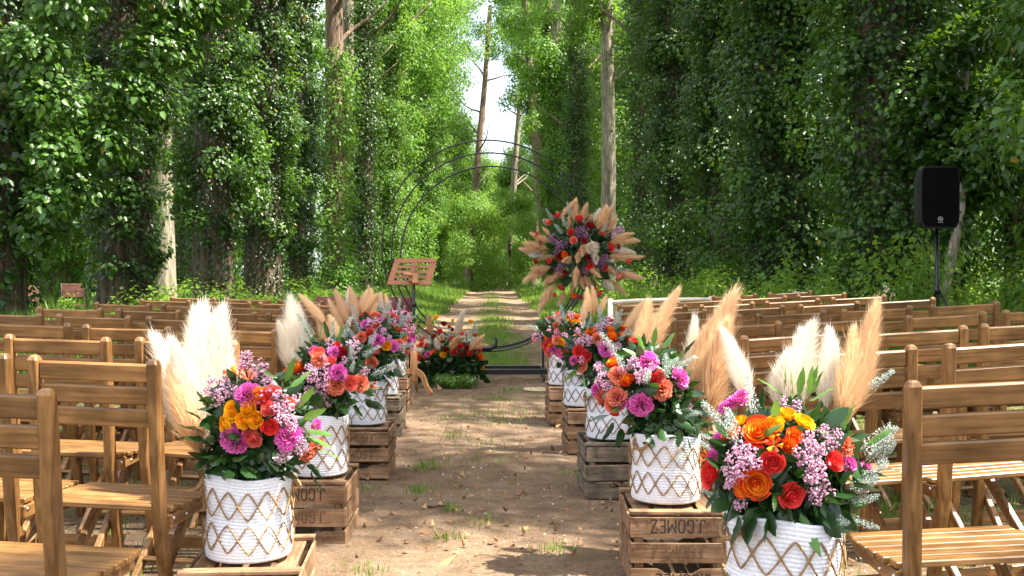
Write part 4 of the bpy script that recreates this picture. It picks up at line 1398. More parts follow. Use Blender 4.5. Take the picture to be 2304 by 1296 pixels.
def core_mesh(seed, a, b, c, n, L, mat=M_LEAF):
    """dense greenery that fills the inside of an arrangement"""
    rg = np.random.RandomState(seed)
    o = unit(rg.normal(size=(n, 3)))
    o[:, 2] = np.where(o[:, 2] < -0.35, -o[:, 2], o[:, 2])
    rad = rg.uniform(0.35, 0.95, n)[:, None]
    P = o * rad * np.array((a, b, c))
    N = o + 0.6 * rg.normal(size=(n, 3)); T = o + np.array((0, 0, -0.2)) + 0.6 * rg.normal(size=(n, 3))
    l = L * rg.uniform(0.6, 1.2, n)
    V, F, m = leaves(P, N, T, l, l * 0.55, "broad", 0.15)
    return trimesh("greenery", V, F, mat, np.repeat(rg.rand(n), m))

def aim(o, d, spin):
    q = Vector(d).to_track_quat('Z', 'Y')
    o.rotation_mode = 'QUATERNION'
    o.rotation_quaternion = q @ Quaternion((0, 0, 1), spin)

SIZES = {"rose": 1.0, "carnation": 1.0, "statice": 1.0, "lily": 1.0}
def bouquet(key, cxp, cyp, a, b, c, label, items, plumes, leavesl, nrand, seed, coren=380, coreL=0.055, pal=None, rs=1.0):
    rg = np.random.RandomState(seed)
    BX, D, BZ = BASKETS[key]
    base = Vector((BX, D, BZ + BH - 0.045))
    t = thing("flower_bouquet", label, "bouquet", base, None, "flower bouquets in the aisle baskets")
    K = FOC / D
    cz = EYE - (cyp - VY) * D / FOC
    cX = (cxp - VX) * D / FOC
    C = Vector((cX, D, cz))
    put("greenery", core_mesh(seed, a * 0.95, b * 0.95, c * 1.0, coren, coreL), t, C - base, kind="stuff")
    low = core_mesh(seed + 50, 0.150, 0.150, 0.10, int(coren * 0.8), coreL * 1.05)
    put("greenery", low, t, (0, 0, 0.075), kind="stuff")
    g = Geo()
    for k in range(7):
        e = C - base
        g.tube([(rg.normal() * 0.02, rg.normal() * 0.02, -0.1), (e.x * 0.4 + rg.normal() * 0.04, e.y + rg.normal() * 0.04, e.z * 0.6), (e.x + rg.normal() * 0.06, e.y + rg.normal() * 0.06, e.z + 0.03)], 0.003, 5)
    put("stems", g.mesh("stems", M_LEAF, True), t)
    def dome(x, y, push=1.0):
        u = (x - cxp) / (a * K); v = (cyp - y) / (c * K)
        s = 1 - u * u - v * v
        off = b * math.sqrt(max(s, 0.03)) * push
        d = D - off
        dx = (x - VX) * d / FOC - BX
        if EYE - (y - VY) * d / FOC < BZ + BH + 0.01 and abs(dx) < BR * 1.15:      # hangs over the rim, in front of the basket
            d = min(d, D - math.sqrt(max(0.0, (BR * 1.13) ** 2 - dx * dx)) - 0.012)
        p = Vector(((x - VX) * d / FOC, d, EYE - (y - VY) * d / FOC))
        n = Vector((u / a * 0.2, -math.sqrt(max(s, 0.05)) / b * 0.2, (v / c * 0.2) + 0.18))
        return p, n.normalized()
    def place(kind, x, y, r):
        p, n = dome(x, y)
        ms = FM[kind]
        m = ms[rg.randint(len(ms))]
        rr = r / K * (0.8 if kind == "sprig" else 1.0)
        if kind.startswith("rose"):
            o = put("rose", m, t, p - base - n * rr * 0.7, scale=rr * 1.12)
        elif kind.startswith("carn"):
            o = put("carnation", m, t, p - base - n * rr * 0.5, scale=rr * 1.12)
        elif kind.startswith("lily"):
            o = put("lily", m, t, p - base - n * rr * 0.4, scale=rr * 1.2)
        elif kind.startswith("statice"):
            o = put("statice_cluster", m, t, p - base, scale=rr)
        elif kind == "sprig":
            o = put("silver_sprig", m, t, p - base, scale=rr)
            n = (n + Vector((rg.normal() * 0.4, 0, 0.6))).normalized()
        aim(o, n + Vector(rg.normal(size=3) * 0.15), rg.rand() * 6.28)
    for it in items:
        place(*it)
    for (kind, x0, y0, x1, y1, wf, dy) in plumes:
        p0 = px(x0, y0, D + dy); p1 = px(x1, y1, D + dy * 1.6)
        L = (p1 - p0).length
        ms = FM[kind]
        o = put("pampas_plume", ms[rg.randint(len(ms))], t, p0 - base, scale=(L * wf * 0.98, L * wf * 0.98, L * 1.06))
        aim(o, p1 - p0, rg.rand() * 6.28)
    for (kind, x, y, L, dx, dyy, dz) in leavesl:
        p, n = dome(x, y, 0.9)
        ms = FM[kind]
        o = put("leaf", ms[rg.randint(len(ms))], t, p - base, scale=0.86 * L / K)
        q = Matrix((Vector((1, 0, 0)), Vector((0, 1, 0)), Vector((0, 0, 1))))
        z = Vector((dx, dyy, dz)).normalized(); yv = (n - z * n.dot(z)).normalized() * -1
        xv = yv.cross(z)
        o.rotation_mode = 'QUATERNION'
        o.rotation_quaternion = Matrix((xv, yv, z)).transposed().to_quaternion()
    pal = pal or ["rose_red", "rose_fire", "carnation_magenta", "statice_lilac", "statice_lilac", "carnation_salmon", "sprig", "rose_coral", "leaf", "leaf"]
    for k in range(nrand):
        kind = pal[rg.randint(len(pal))]
        az = rg.rand() * 6.28 if k % 3 == 0 else rg.uniform(math.pi * 1.05, math.pi * 1.95)
        el = rg.uniform(-0.35, 1.35)
        n = Vector((math.cos(az) * math.cos(el), math.sin(az) * math.cos(el), math.sin(el)))
        p = Vector((n.x * a, n.y * b, n.z * c)) * rg.uniform(0.85, 1.05)
        r = {"r": 0.032, "c": 0.034, "s": 0.045, "l": 0.04}[kind[0]] * rs * rg.uniform(0.8, 1.15)
        m = FM[kind][rg.randint(len(FM[kind]))]
        nm = {"rose": "rose", "carnation": "carnation", "statice": "statice_cluster", "lily": "lily", "sprig": "silver_sprig", "leaf": "leaf", "leafl": "leaf"}[kind.split("_")[0]]
        sc = r * (2.6 if kind == "sprig" else (1.8 if kind.startswith("leaf") else 1.0))
        o = put(nm, m, t, C - base + p, scale=sc)
        aim(o, n + Vector((0, 0, 0.25)), rg.rand() * 6.28)
    return t

S = "statice_lilac"; MG = "carnation_magenta"; SA = "carnation_salmon"; CO = "rose_coral"; RO = "rose_orange"; RF = "rose_fire"; RD = "rose_red"
bouquet("L1", 580, 950, 0.165, 0.15, 0.15, "bouquet of six orange roses, pink carnations and cream pampas, nearest left",
    [(RO, 522, 922, 25), (RO, 560, 918, 24), (RO, 510, 953, 27), (RO, 546, 946, 24), (RO, 577, 944, 25), (RO, 578, 888, 26), (MG, 522, 990, 32), (MG, 556, 884, 28), (MG, 652, 984, 30), (CO, 570, 982, 25), (RD, 604, 958, 25), (CO, 608, 922, 24), (RD, 590, 892, 24), (CO, 614, 880, 20), (SA, 700, 1018, 24), (SA, 722, 1000, 14), (MG, 716, 958, 17), ("lily_fire", 528, 845, 28), ("lily_orange", 556, 850, 20), (RF, 650, 905, 16),
     (S, 482, 868, 24), (S, 470, 885, 18), (S, 512, 862, 22), (S, 500, 885, 20), (S, 556, 808, 20), (S, 545, 826, 16), (S, 572, 840, 15), (S, 628, 895, 22), (S, 645, 918, 22), (S, 655, 945, 22), (S, 632, 940, 22), (S, 620, 918, 18), (S, 668, 990, 22), (S, 672, 1010, 18), (S, 640, 1022, 20), (S, 628, 1030, 16), (S, 600, 865, 20), (S, 665, 900, 18), (S, 655, 960, 16), (S, 490, 900, 16), (S, 530, 880, 14)],
    [("plume_cream", 462, 1050, 385, 775, 1.15, 0.10), ("plume_cream", 470, 1040, 440, 722, 1.15, 0.14), ("plume_cream", 490, 1030, 500, 745, 1.15, 0.16), ("plume_cream", 455, 1010, 410, 790, 1.2, 0.06), ("plume_cream", 480, 960, 470, 740, 1.1, 0.18), ("plume_cream", 505, 980, 522, 800, 1.0, 0.12), ("plume_tan", 465, 1045, 372, 850, 1.3, 0.02), ("plume_cream", 470, 1000, 425, 735, 1.3, 0.12), ("plume_cream", 490, 1010, 480, 732, 1.3, 0.13), ("plume_cream", 455, 1040, 395, 820, 1.3, 0.07)],
    [("leaf", 455, 990, 70, -1, -0.3, 0.25), ("leaf", 460, 975, 75, -1, -0.3, 0.7), ("leaf", 490, 1045, 75, -0.5, -0.5, 1), ("leaf", 520, 1060, 50, 0.1, -0.8, -0.1), ("leaf", 555, 1040, 55, 0.5, -0.8, -0.5), ("leaf", 600, 1035, 70, 0.6, -0.6, -0.1), ("leaf", 640, 1045, 60, 1, -0.4, -0.2), ("leaf", 690, 1045, 60, 1, -0.3, -0.5), ("leaf", 700, 1060, 60, 0.3, -0.3, -1), ("leaf", 590, 1055, 55, -0.1, -0.8, -0.6), ("leaf", 468, 920, 55, -0.5, 0, 1), ("leaf", 452, 945, 50, -0.8, 0, 0.8), ("leafl", 690, 965, 85, 1, -0.3, -0.4), ("leafl", 690, 980, 85, 1, -0.3, -0.7), ("leafl", 680, 945, 80, 0.9, -0.2, 0.5), ("leafl", 670, 920, 80, 0.6, -0.2, 0.9), ("leafl", 650, 870, 75, 0.9, 0, 0.5), ("leafl", 640, 860, 80, 0.5, 0, 1), ("leafl", 625, 850, 70, -1, 0, 0.4), ("leafl", 700, 1000, 90, 1, -0.3, -0.8), ("leaf", 480, 1005, 90, -0.6, -0.6, 0.6), ("leaf", 560, 1050, 45, -0.3, -0.8, -0.8)],
    6, 201, 520, pal=["leaf", "statice_lilac", "leaf", "sprig"])
bouquet("L2", 745, 850, 0.17, 0.15, 0.165, "bouquet with coral carnations and lilac statice, second basket on the left",
    [(RF, 668, 826, 22), (CO, 712, 792, 17), (SA, 715, 806, 17), (SA, 754, 868, 21), (CO, 790, 862, 19), (SA, 815, 864, 19), (MG, 760, 838, 20), (MG, 752, 790, 15), (MG, 704, 786, 12), ("rose_dark", 770, 793, 20), (CO, 745, 812, 14), (RD, 760, 775, 14),
     (S, 700, 828, 16), (S, 715, 838, 17), (S, 735, 848, 14), (S, 700, 852, 15), (S, 718, 862, 15), (S, 735, 868, 14), (S, 695, 878, 14), (S, 712, 885, 15), (S, 728, 890, 14), (S, 690, 900, 13), (S, 705, 910, 14), (S, 722, 915, 13), (S, 740, 905, 12), (S, 735, 825, 14), (S, 742, 775, 16), (S, 820, 835, 13), (S, 775, 812, 12), (S, 730, 806, 11), (S, 690, 845, 12),
     ("sprig", 795, 815, 60), ("sprig", 812, 805, 62), ("sprig", 825, 790, 58), ("sprig", 690, 790, 50), ("sprig", 680, 815, 44), ("sprig", 790, 840, 50), ("lily_fire", 838, 870, 13)],
    [("plume_cream", 672, 850, 655, 682, 1.2, 0.10), ("plume_cream", 678, 850, 680, 700, 1.2, 0.12), ("plume_cream", 660, 850, 632, 740, 1.2, 0.06), ("plume_tan", 748, 790, 757, 712, 1.6, 0.12), ("plume_tan", 745, 790, 725, 730, 1.4, 0.14), ("plume_tan", 740, 740, 688, 672, 1.1, 0.16)],
    [("leaf", 815, 885, 40, 1, -0.4, 0), ("leaf", 820, 900, 45, 0.8, -0.4, -0.5), ("leaf", 800, 910, 45, 0.3, -0.5, -0.9), ("leaf", 770, 910, 50, 0.3, -0.7, -0.3), ("leaf", 835, 880, 40, 1, -0.2, 0.3), ("leaf", 780, 905, 40, -0.5, -0.7, 0), ("leafl", 700, 770, 50, -0.2, 0, 1), ("leafl", 715, 760, 48, 0.5, 0, 1), ("leafl", 760, 765, 46, 0.4, 0, 1), ("leafl", 670, 850, 40, -1, 0, 0.3), ("leaf", 835, 905, 38, 0.9, 0, -0.6), ("leaf", 790, 930, 36, 0, -0.5, -1)],
    10, 202, 460, pal=["leaf", "statice_lilac", "leaf", "sprig", "rose_red"])
bouquet("L3", 840, 785, 0.18, 0.15, 0.18, "bouquet with silver sprigs and magenta carnations, third basket on the left",
    [(MG, 850, 765, 15), (CO, 845, 786, 14), (MG, 888, 778, 13), (RO, 870, 775, 15), (SA, 835, 815, 14), (SA, 812, 757, 13), (CO, 830, 745, 13), (MG, 822, 727, 12), ("rose_dark", 855, 705, 12), (RD, 833, 750, 10), (SA, 902, 775, 13), (RF, 845, 730, 10), (SA, 795, 725, 12), (S, 862, 745, 11), (S, 875, 760, 10),
     ("sprig", 800, 770, 55), ("sprig", 812, 750, 60), ("sprig", 822, 790, 55), ("sprig", 808, 800, 48), ("sprig", 806, 720, 50), ("sprig", 860, 720, 50), ("sprig", 835, 780, 45), ("sprig", 875, 735, 46)],
    [("plume_tan", 790, 740, 758, 665, 1.3, 0.1), ("plume_tan", 800, 730, 798, 655, 1.5, 0.1), ("plume_tan", 806, 720, 820, 655, 1.5, 0.12), ("plume_tan", 812, 715, 838, 662, 1.4, 0.1), ("plume_tan", 780, 745, 740, 680, 1.2, 0.1), ("plume_cream", 800, 735, 778, 658, 1.2, 0.14)],
    [("leaf", 860, 815, 32, 0.8, -0.4, 0.2), ("leaf", 850, 835, 34, 0.5, -0.6, -0.7), ("leaf", 870, 835, 32, 0.9, -0.4, -0.4), ("leaf", 885, 830, 34, 0.8, -0.2, -0.7), ("leaf", 840, 840, 30, -0.2, -0.6, -0.8), ("leafl", 880, 800, 28, 1, 0, 0.2), ("leaf", 890, 800, 30, 1, 0, 0)],
    16, 203, 420, pal=["leaf", "statice_lilac", "sprig", "rose_red", "carnation_salmon", "leaf"])
bouquet("L4", 872, 765, 0.18, 0.15, 0.17, "bouquet of mixed coral flowers in the fourth basket on the left", [(SA, 905, 770, 11), (MG, 922, 768, 12), (CO, 900, 745, 10), (RO, 912, 758, 9), (SA, 920, 782, 11), (RF, 890, 735, 9), (MG, 930, 755, 10), ("sprig", 880, 745, 45), ("sprig", 895, 740, 40), (S, 885, 725, 12), (RD, 870, 720, 10), (S, 910, 735, 10)],
    [("plume_tan", 850, 730, 825, 665, 1.4, 0.1), ("plume_tan", 860, 728, 850, 668, 1.4, 0.1)], [("leafl", 925, 755, 26, 1, 0, 0.5), ("leaf", 900, 800, 26, 0.6, -0.4, -0.6), ("leafl", 905, 735, 24, 0.3, 0, 1)], 34, 204, 380, rs=1.0)
bouquet("L5", 885, 748, 0.18, 0.15, 0.16, "bouquet in the farthest basket on the left, beside the music stand", [(SA, 920, 790, 9), (CO, 912, 735, 9), (RO, 925, 745, 8), (RD, 930, 770, 8)], [("plume_tan", 880, 715, 868, 670, 1.4, 0.1)], [("leafl", 925, 730, 22, 1, 0, 0.4)], 34, 205, 340)
bouquet("R1", 1775, 1060, 0.19, 0.16, 0.155, "bouquet of red and orange roses with tall pampas, nearest right",
    [(RF, 1708, 962, 38), (RO, 1742, 954, 28), (RO, 1808, 946, 27), (RO, 1662, 945, 22), (RO, 1770, 928, 26), (RF, 1645, 975, 26), (RF, 1694, 1090, 37), (RD, 1592, 1068, 34), (RD, 1742, 1036, 34), (RD, 1776, 1118, 32), (RD, 1880, 1040, 30), (RF, 1672, 1100, 24), (MG, 1655, 900, 24), (MG, 1632, 912, 18), (MG, 1668, 885, 16), (MG, 1614, 992, 24), (MG, 1915, 1045, 20), (MG, 1955, 1060, 20), (SA, 1905, 1000, 24), (RF, 1775, 1000, 24), (CO, 1780, 1070, 0.1), ("rose_coral", 1855, 925, 16), (RF, 1790, 975, 20), ("lily_fire", 1745, 998, 20), ("lily_fire", 1590, 1028, 16), (MG, 1600, 1025, 16),
     (S, 1665, 1010, 24), (S, 1650, 1030, 22), (S, 1680, 1035, 24), (S, 1640, 1060, 22), (S, 1665, 1060, 24), (S, 1650, 1082, 20), (S, 1690, 1015, 20), (S, 1700, 1045, 20), (S, 1820, 1005, 26), (S, 1840, 1015, 24), (S, 1815, 1040, 24), (S, 1840, 1045, 25), (S, 1822, 1070, 24), (S, 1845, 1078, 24), (S, 1830, 1100, 24), (S, 1858, 1108, 22), (S, 1815, 985, 22), (S, 1800, 1018, 22), (S, 1880, 985, 22), (S, 1865, 1000, 20), (S, 1852, 970, 18), (S, 1665, 1135, 18), (S, 1790, 915, 18), (S, 1760, 905, 18), (S, 1640, 1090, 16), (S, 1835, 1125, 18),
     ("sprig", 1655, 1000, 130), ("sprig", 1645, 975, 120), ("sprig", 1700, 940, 120), ("sprig", 1930, 1080, 100), ("sprig", 1945, 1040, 110), ("sprig", 1960, 1020, 100), ("sprig", 1910, 1130, 90), ("sprig", 1900, 1160, 90), ("sprig", 1925, 1110, 90), ("sprig", 1880, 1165, 80), ("sprig", 1940, 1090, 90), ("sprig", 1950, 880, 90), ("sprig", 1905, 1100, 90), ("sprig", 1620, 1120, 60), ("sprig", 1970, 1045, 80)],
    [("plume_cream", 1690, 930, 1648, 755, 1.0, 0.12), ("plume_cream", 1770, 940, 1795, 752, 1.5, 0.14), ("plume_cream", 1750, 930, 1765, 800, 1.6, 0.16), ("plume_cream", 1850, 950, 1885, 760, 1.2, 0.12), ("plume_tan", 1890, 985, 1972, 718, 0.9, 0.10), ("plume_tan", 1880, 985, 1945, 760, 1.0, 0.06), ("plume_tan", 1870, 970, 1915, 790, 1.1, 0.13), ("plume_cream", 1790, 940, 1825, 770, 1.1, 0.14)],
    [("leafl", 1790, 900, 90, -0.5, 0, 1), ("leafl", 1800, 890, 80, 0.05, 0, 1), ("leafl", 1815, 890, 85, 0.4, 0, 1), ("leafl", 1780, 895, 105, -1, 0, 0.25), ("leafl", 1820, 900, 80, 1, 0, 0.2), ("leafl", 1825, 885, 70, 0.7, 0, 0.8), ("leafl", 1770, 870, 60, -0.4, 0, 1), ("leafl", 1830, 870, 60, 0.1, 0, 1), ("leaf", 1850, 960, 85, 1, -0.2, 0.7), ("leaf", 1650, 980, 70, -1, -0.2, 0.5), ("leaf", 1640, 990, 65, -1, -0.2, -0.2), ("leafl", 1745, 950, 80, -0.1, -0.5, 1), ("leafl", 1700, 985, 85, 1, -0.4, 0.4), ("leaf", 1625, 1020, 60, -0.6, -0.2, 1), ("leaf", 1610, 1095, 70, -0.3, -0.5, -1), ("leaf", 1640, 1120, 75, -0.8, -0.5, -0.5), ("leaf", 1680, 1150, 95, 0.1, -0.6, -1), ("leaf", 1660, 1160, 80, -0.1, -0.5, -1), ("leaf", 1720, 1150, 80, 0.3, -0.7, -0.7), ("leafl", 1765, 1158, 90, 0.1, -0.15, -1), ("leafl", 1800, 1155, 120, 0.45, -0.15, -1), ("leaf", 1830, 1150, 100, 0.8, -0.6, -0.6), ("leaf", 1760, 1145, 70, 0.4, -0.8, -0.2), ("leafl", 1745, 1110, 55, -0.3, -0.5, -1), ("leaf", 1850, 1130, 80, 0.6, -0.6, 0.2), ("leaf", 1720, 1120, 60, -0.5, -0.8, 0.2), ("leafl", 1900, 970, 80, 0.2, 0, 1), ("leafl", 1950, 1000, 80, 0.9, 0, 0.4), ("leaf", 1870, 1150, 80, 0.9, -0.3, -0.5)],
    5, 206, 620, 0.06, pal=["leaf", "leaf", "sprig"])
bouquet("R2", 1450, 870, 0.175, 0.155, 0.165, "bouquet with five magenta carnations and a big tan pampas, second right",
    [(MG, 1457, 808, 24), (MG, 1534, 850, 24), (MG, 1442, 912, 26), (MG, 1392, 905, 18), (MG, 1340, 878, 18), (SA, 1493, 876, 23), (SA, 1385, 897, 23), (SA, 1375, 912, 20), (SA, 1350, 895, 18), (RF, 1412, 858, 22), (RF, 1378, 816, 20), (RD, 1472, 850, 18), (SA, 1388, 842, 20), (RD, 1380, 925, 16), (CO, 1485, 842, 16), (RD, 1425, 765, 14),
     (S, 1420, 820, 18), (S, 1435, 832, 18), (S, 1350, 830, 17), (S, 1362, 848, 18), (S, 1455, 840, 17), (S, 1440, 850, 16), (S, 1366, 868, 16), (S, 1545, 912, 14), (S, 1400, 832, 15), (S, 1350, 858, 14), (S, 1428, 812, 14), (S, 1465, 825, 14),
     ("sprig", 1500, 855, 80), ("sprig", 1515, 835, 80), ("sprig", 1490, 840, 75), ("sprig", 1525, 930, 70), ("sprig", 1545, 965, 70), ("sprig", 1560, 985, 70), ("sprig", 1535, 950, 60), ("sprig", 1555, 1010, 60), ("sprig", 1405, 830, 60), ("sprig", 1575, 1000, 50)],
    [("plume_tan", 1562, 1010, 1602, 675, 0.95, 0.10), ("plume_tan", 1575, 990, 1612, 740, 1.2, 0.05), ("plume_tan", 1545, 960, 1575, 720, 1.1, 0.12), ("plume_tan", 1580, 1000, 1632, 800, 1.1, 0.12), ("plume_tan", 1440, 830, 1505, 668, 1.1, 0.14), ("plume_tan", 1430, 810, 1465, 700, 1.3, 0.16), ("plume_cream", 1550, 950, 1560, 740, 1.0, 0.14)],
    [("leaf", 1370, 935, 60, -1, -0.4, -0.1), ("leaf", 1380, 950, 60, -0.5, -0.5, -0.9), ("leaf", 1400, 965, 55, -0.3, -0.6, -0.9), ("leaf", 1420, 945, 55, 0.3, -0.8, -0.2), ("leaf", 1460, 955, 70, 0, -0.6, -1), ("leaf", 1500, 945, 60, 0.6, -0.6, -0.5), ("leaf", 1400, 915, 60, -0.6, -0.8, 0.2), ("leaf", 1445, 880, 50, 0.8, -0.7, 0), ("leafl", 1450, 790, 50, -0.5, 0, 1), ("leafl", 1470, 780, 55, 0.1, 0, 1), ("leafl", 1490, 785, 55, 0.7, 0, 0.8), ("leafl", 1440, 800, 50, -1, 0, 0.3), ("leafl", 1520, 830, 55, 0.3, 0, 1), ("leaf", 1540, 800, 50, 0.4, 0, 1), ("leafl", 1405, 915, 55, -1, -0.6, -0.1), ("leaf", 1470, 930, 50, 0.5, -0.7, 0.4), ("leaf", 1350, 960, 50, -0.3, -0.3, -1), ("leaf", 1590, 960, 60, 0.3, 0.1, -1)],
    6, 207, 520, 0.055, pal=["leaf", "leaf", "sprig", "statice_lilac"])
bouquet("R3", 1350, 800, 0.185, 0.15, 0.165, "bouquet in the third basket on the right, red roses and lilac statice",
    [(MG, 1365, 785, 17), (RF, 1378, 757, 18), (RD, 1300, 788, 15), (RD, 1318, 800, 15), (MG, 1290, 812, 11), (SA, 1305, 825, 14), (RF, 1330, 745, 14), (SA, 1345, 760, 14), (RF, 1372, 740, 14), (S, 1345, 740, 14), (S, 1360, 735, 14), (S, 1325, 765, 13), (S, 1300, 770, 12), (S, 1390, 780, 12), (S, 1352, 775, 12), (S, 1310, 810, 12), ("sprig", 1400, 740, 50), ("sprig", 1410, 760, 50), ("sprig", 1395, 770, 45), ("sprig", 1320, 740, 40), (S, 1365, 725, 12), (CO, 1420, 770, 14)],
    [("plume_tan", 1400, 760, 1440, 680, 1.1, 0.1), ("plume_tan", 1310, 730, 1320, 680, 1.3, 0.15)],
    [("leafl", 1300, 835, 34, -1, -0.3, -0.3), ("leafl", 1310, 845, 36, 0.3, -0.5, -1), ("leaf", 1340, 840, 34, 0.4, -0.6, -0.8), ("leafl", 1290, 840, 34, -0.8, 0, -0.8)],
    18, 208, 440, pal=["leaf", "statice_lilac", "sprig", "rose_red", "leaf", "rose_fire"])
bouquet("R4", 1292, 775, 0.18, 0.15, 0.165, "bouquet in the fourth basket on the right, orange and yellow flowers on top",
    [(RO, 1260, 770, 11), (SA, 1252, 765, 11), (MG, 1243, 788, 10), (MG, 1265, 795, 13), (RF, 1255, 795, 9), (RD, 1285, 785, 12), (RD, 1226, 775, 9), (RD, 1232, 768, 9), (RO, 1290, 722, 8), (RO, 1278, 718, 8), (RO, 1300, 722, 8), (S, 1270, 755, 10), (S, 1300, 745, 10), (S, 1255, 750, 10), (S, 1280, 770, 10), (S, 1310, 728, 10), ("sprig", 1262, 740, 40), ("sprig", 1275, 730, 36), ("sprig", 1310, 740, 40), (SA, 1300, 760, 10)],
    [("plume_tan", 1330, 715, 1315, 655, 1.4, 0.1), ("plume_tan", 1335, 715, 1340, 655, 1.4, 0.12), ("plume_tan", 1345, 715, 1362, 668, 1.3, 0.1)],
    [("leafl", 1290, 830, 26, 0.5, -0.4, -0.9), ("leaf", 1262, 815, 24, -0.5, -0.4, -0.7)], 26, 209, 380)
bouquet("R5", 1262, 755, 0.185, 0.15, 0.16, "bouquet in the farthest basket on the right, beside the ring stand",
    [(RD, 1226, 776, 9), (RF, 1232, 760, 9), (SA, 1240, 765, 9), (MG, 1236, 785, 8), (S, 1235, 745, 9), (S, 1225, 750, 8), (RF, 1233, 800, 9), ("sprig", 1248, 735, 30), ("sprig", 1240, 730, 28)],
    [], [], 34, 210, 340)

# ------------------------------------------------------------------ flower ball and ground bed on the arch
DA = 10.7
def cluster(label, C, items, plumes, core, name="flower_arrangement", base=None, dstep=0.0):
    t = thing(name, label, "flower arrangement", base or C)
    b = base or C
    put("greenery", core, t, C - b, kind="stuff")
    rg = np.random.RandomState(9)
    for kind, p, r, n in items:
        m = FM[kind][rg.randint(len(FM[kind]))]
        nm = {"rose": "rose", "carnation": "carnation", "statice": "statice_cluster", "sprig": "silver_sprig", "leaf": "leaf", "leafl": "leaf", "lily": "lily"}[kind.split("_")[0]]
        o = put(nm, m, t, p - b, scale=r)
        aim(o, n, rg.rand() * 6.28)
    for kind, p0, p1, wf in plumes:
        L = (p1 - p0).length
        o = put("pampas_plume", FM[kind][rg.randint(len(FM[kind]))], t, p0 - b, scale=(L * wf * 1.0, L * wf * 1.0, L * 1.06))
        aim(o, p1 - p0, rg.rand() * 6.28)
    return t

KA = FOC / DA
bc = px(1308, 570, DA - 0.05)
def on_ball(x, y, rr=0.36):
    X = (x - 1308) / KA; Z = (570 - y) / KA
    s = rr * rr - X * X - Z * Z
    off = -math.sqrt(s) if s > 0.003 else -0.05
    return bc + Vector((X, off, Z)), Vector((X, off, Z)).normalized()
items = []
for (x, y, r, c) in ((1257, 490, 11, "red"), (1238, 505, 12, "fire"), (1300, 500, 13, "red"), (1321, 516, 14, "dark"), (1364, 512, 10, "red"), (1282, 529, 13, "red"), (1213, 531, 10, "red"), (1220, 553, 13, "dark"), (1286, 545, 10, "coral"), (1346, 529, 8, "red"), (1363, 558, 12, "red"), (1385, 556, 8, "dark"), (1258, 577, 11, "dark"), (1267, 574, 9, "fire"), (1239, 586, 10, "red"), (1211, 587, 10, "dark"), (1319, 598, 10, "red"), (1351, 601, 10, "red"), (1307, 545, 8, "dark"), (1406, 586, 12, "red"), (1386, 620, 13, "coral"), (1265, 641, 12, "red"), (1250, 658, 10, "red"), (1292, 658, 13, "fire"), (1308, 664, 9, "dark"), (1335, 645, 10, "fire"), (1341, 657, 11, "red"), (1348, 652, 9, "fire"), (1318, 580, 9, "dark"), (1270, 610, 8, "dark"), (1300, 615, 7, "dark")):
    p, n = on_ball(x, y)
    items.append(("rose_" + c, p, r / KA * 1.05, n))
for (x, y, r, c) in ((1245, 540, 17, "plum"), (1260, 552, 16, "plum"), (1255, 565, 15, "plum"), (1300, 525, 15, "plum"), (1310, 532, 13, "plum"), (1390, 520, 15, "lilac"), (1382, 528, 12, "lilac"), (1345, 590, 14, "plum"), (1355, 580, 12, "plum"), (1255, 605, 14, "plum"), (1262, 596, 12, "plum"), (1310, 610, 10, "plum"), (1210, 572, 13, "white"), (1200, 575, 10, "white"), (1230, 500, 10, "lilac"), (1290, 675, 11, "plum"), (1300, 668, 9, "plum"), (1350, 665, 9, "plum"), (1315, 512, 12, "plum"), (1340, 600, 12, "plum")):
    p, n = on_ball(x, y)
    items.append(("statice_" + c, p, r / KA, n))
for (x, y) in ((1262, 530), (1270, 515), (1245, 500), (1285, 490), (1345, 530), (1380, 605)):
    p, n = on_ball(x, y)
    items.append(("sprig", p, 0.15, n + Vector((0, 0, 0.4))))
rg = np.random.RandomState(12)
for k in range(46):
    n = Vector(rg.normal(size=3)).normalized()
    items.append(("leaf", bc + n * 0.28, 0.13, n + Vector(rg.normal(size=3) * 0.4)))
for k in range(14):
    n = Vector((rg.normal(), abs(rg.normal()) + 0.2, rg.normal())).normalized()
    items.append((("rose_red", "rose_dark", "statice_plum")[k % 3], bc + n * 0.33, 0.05, n))
plumes = []
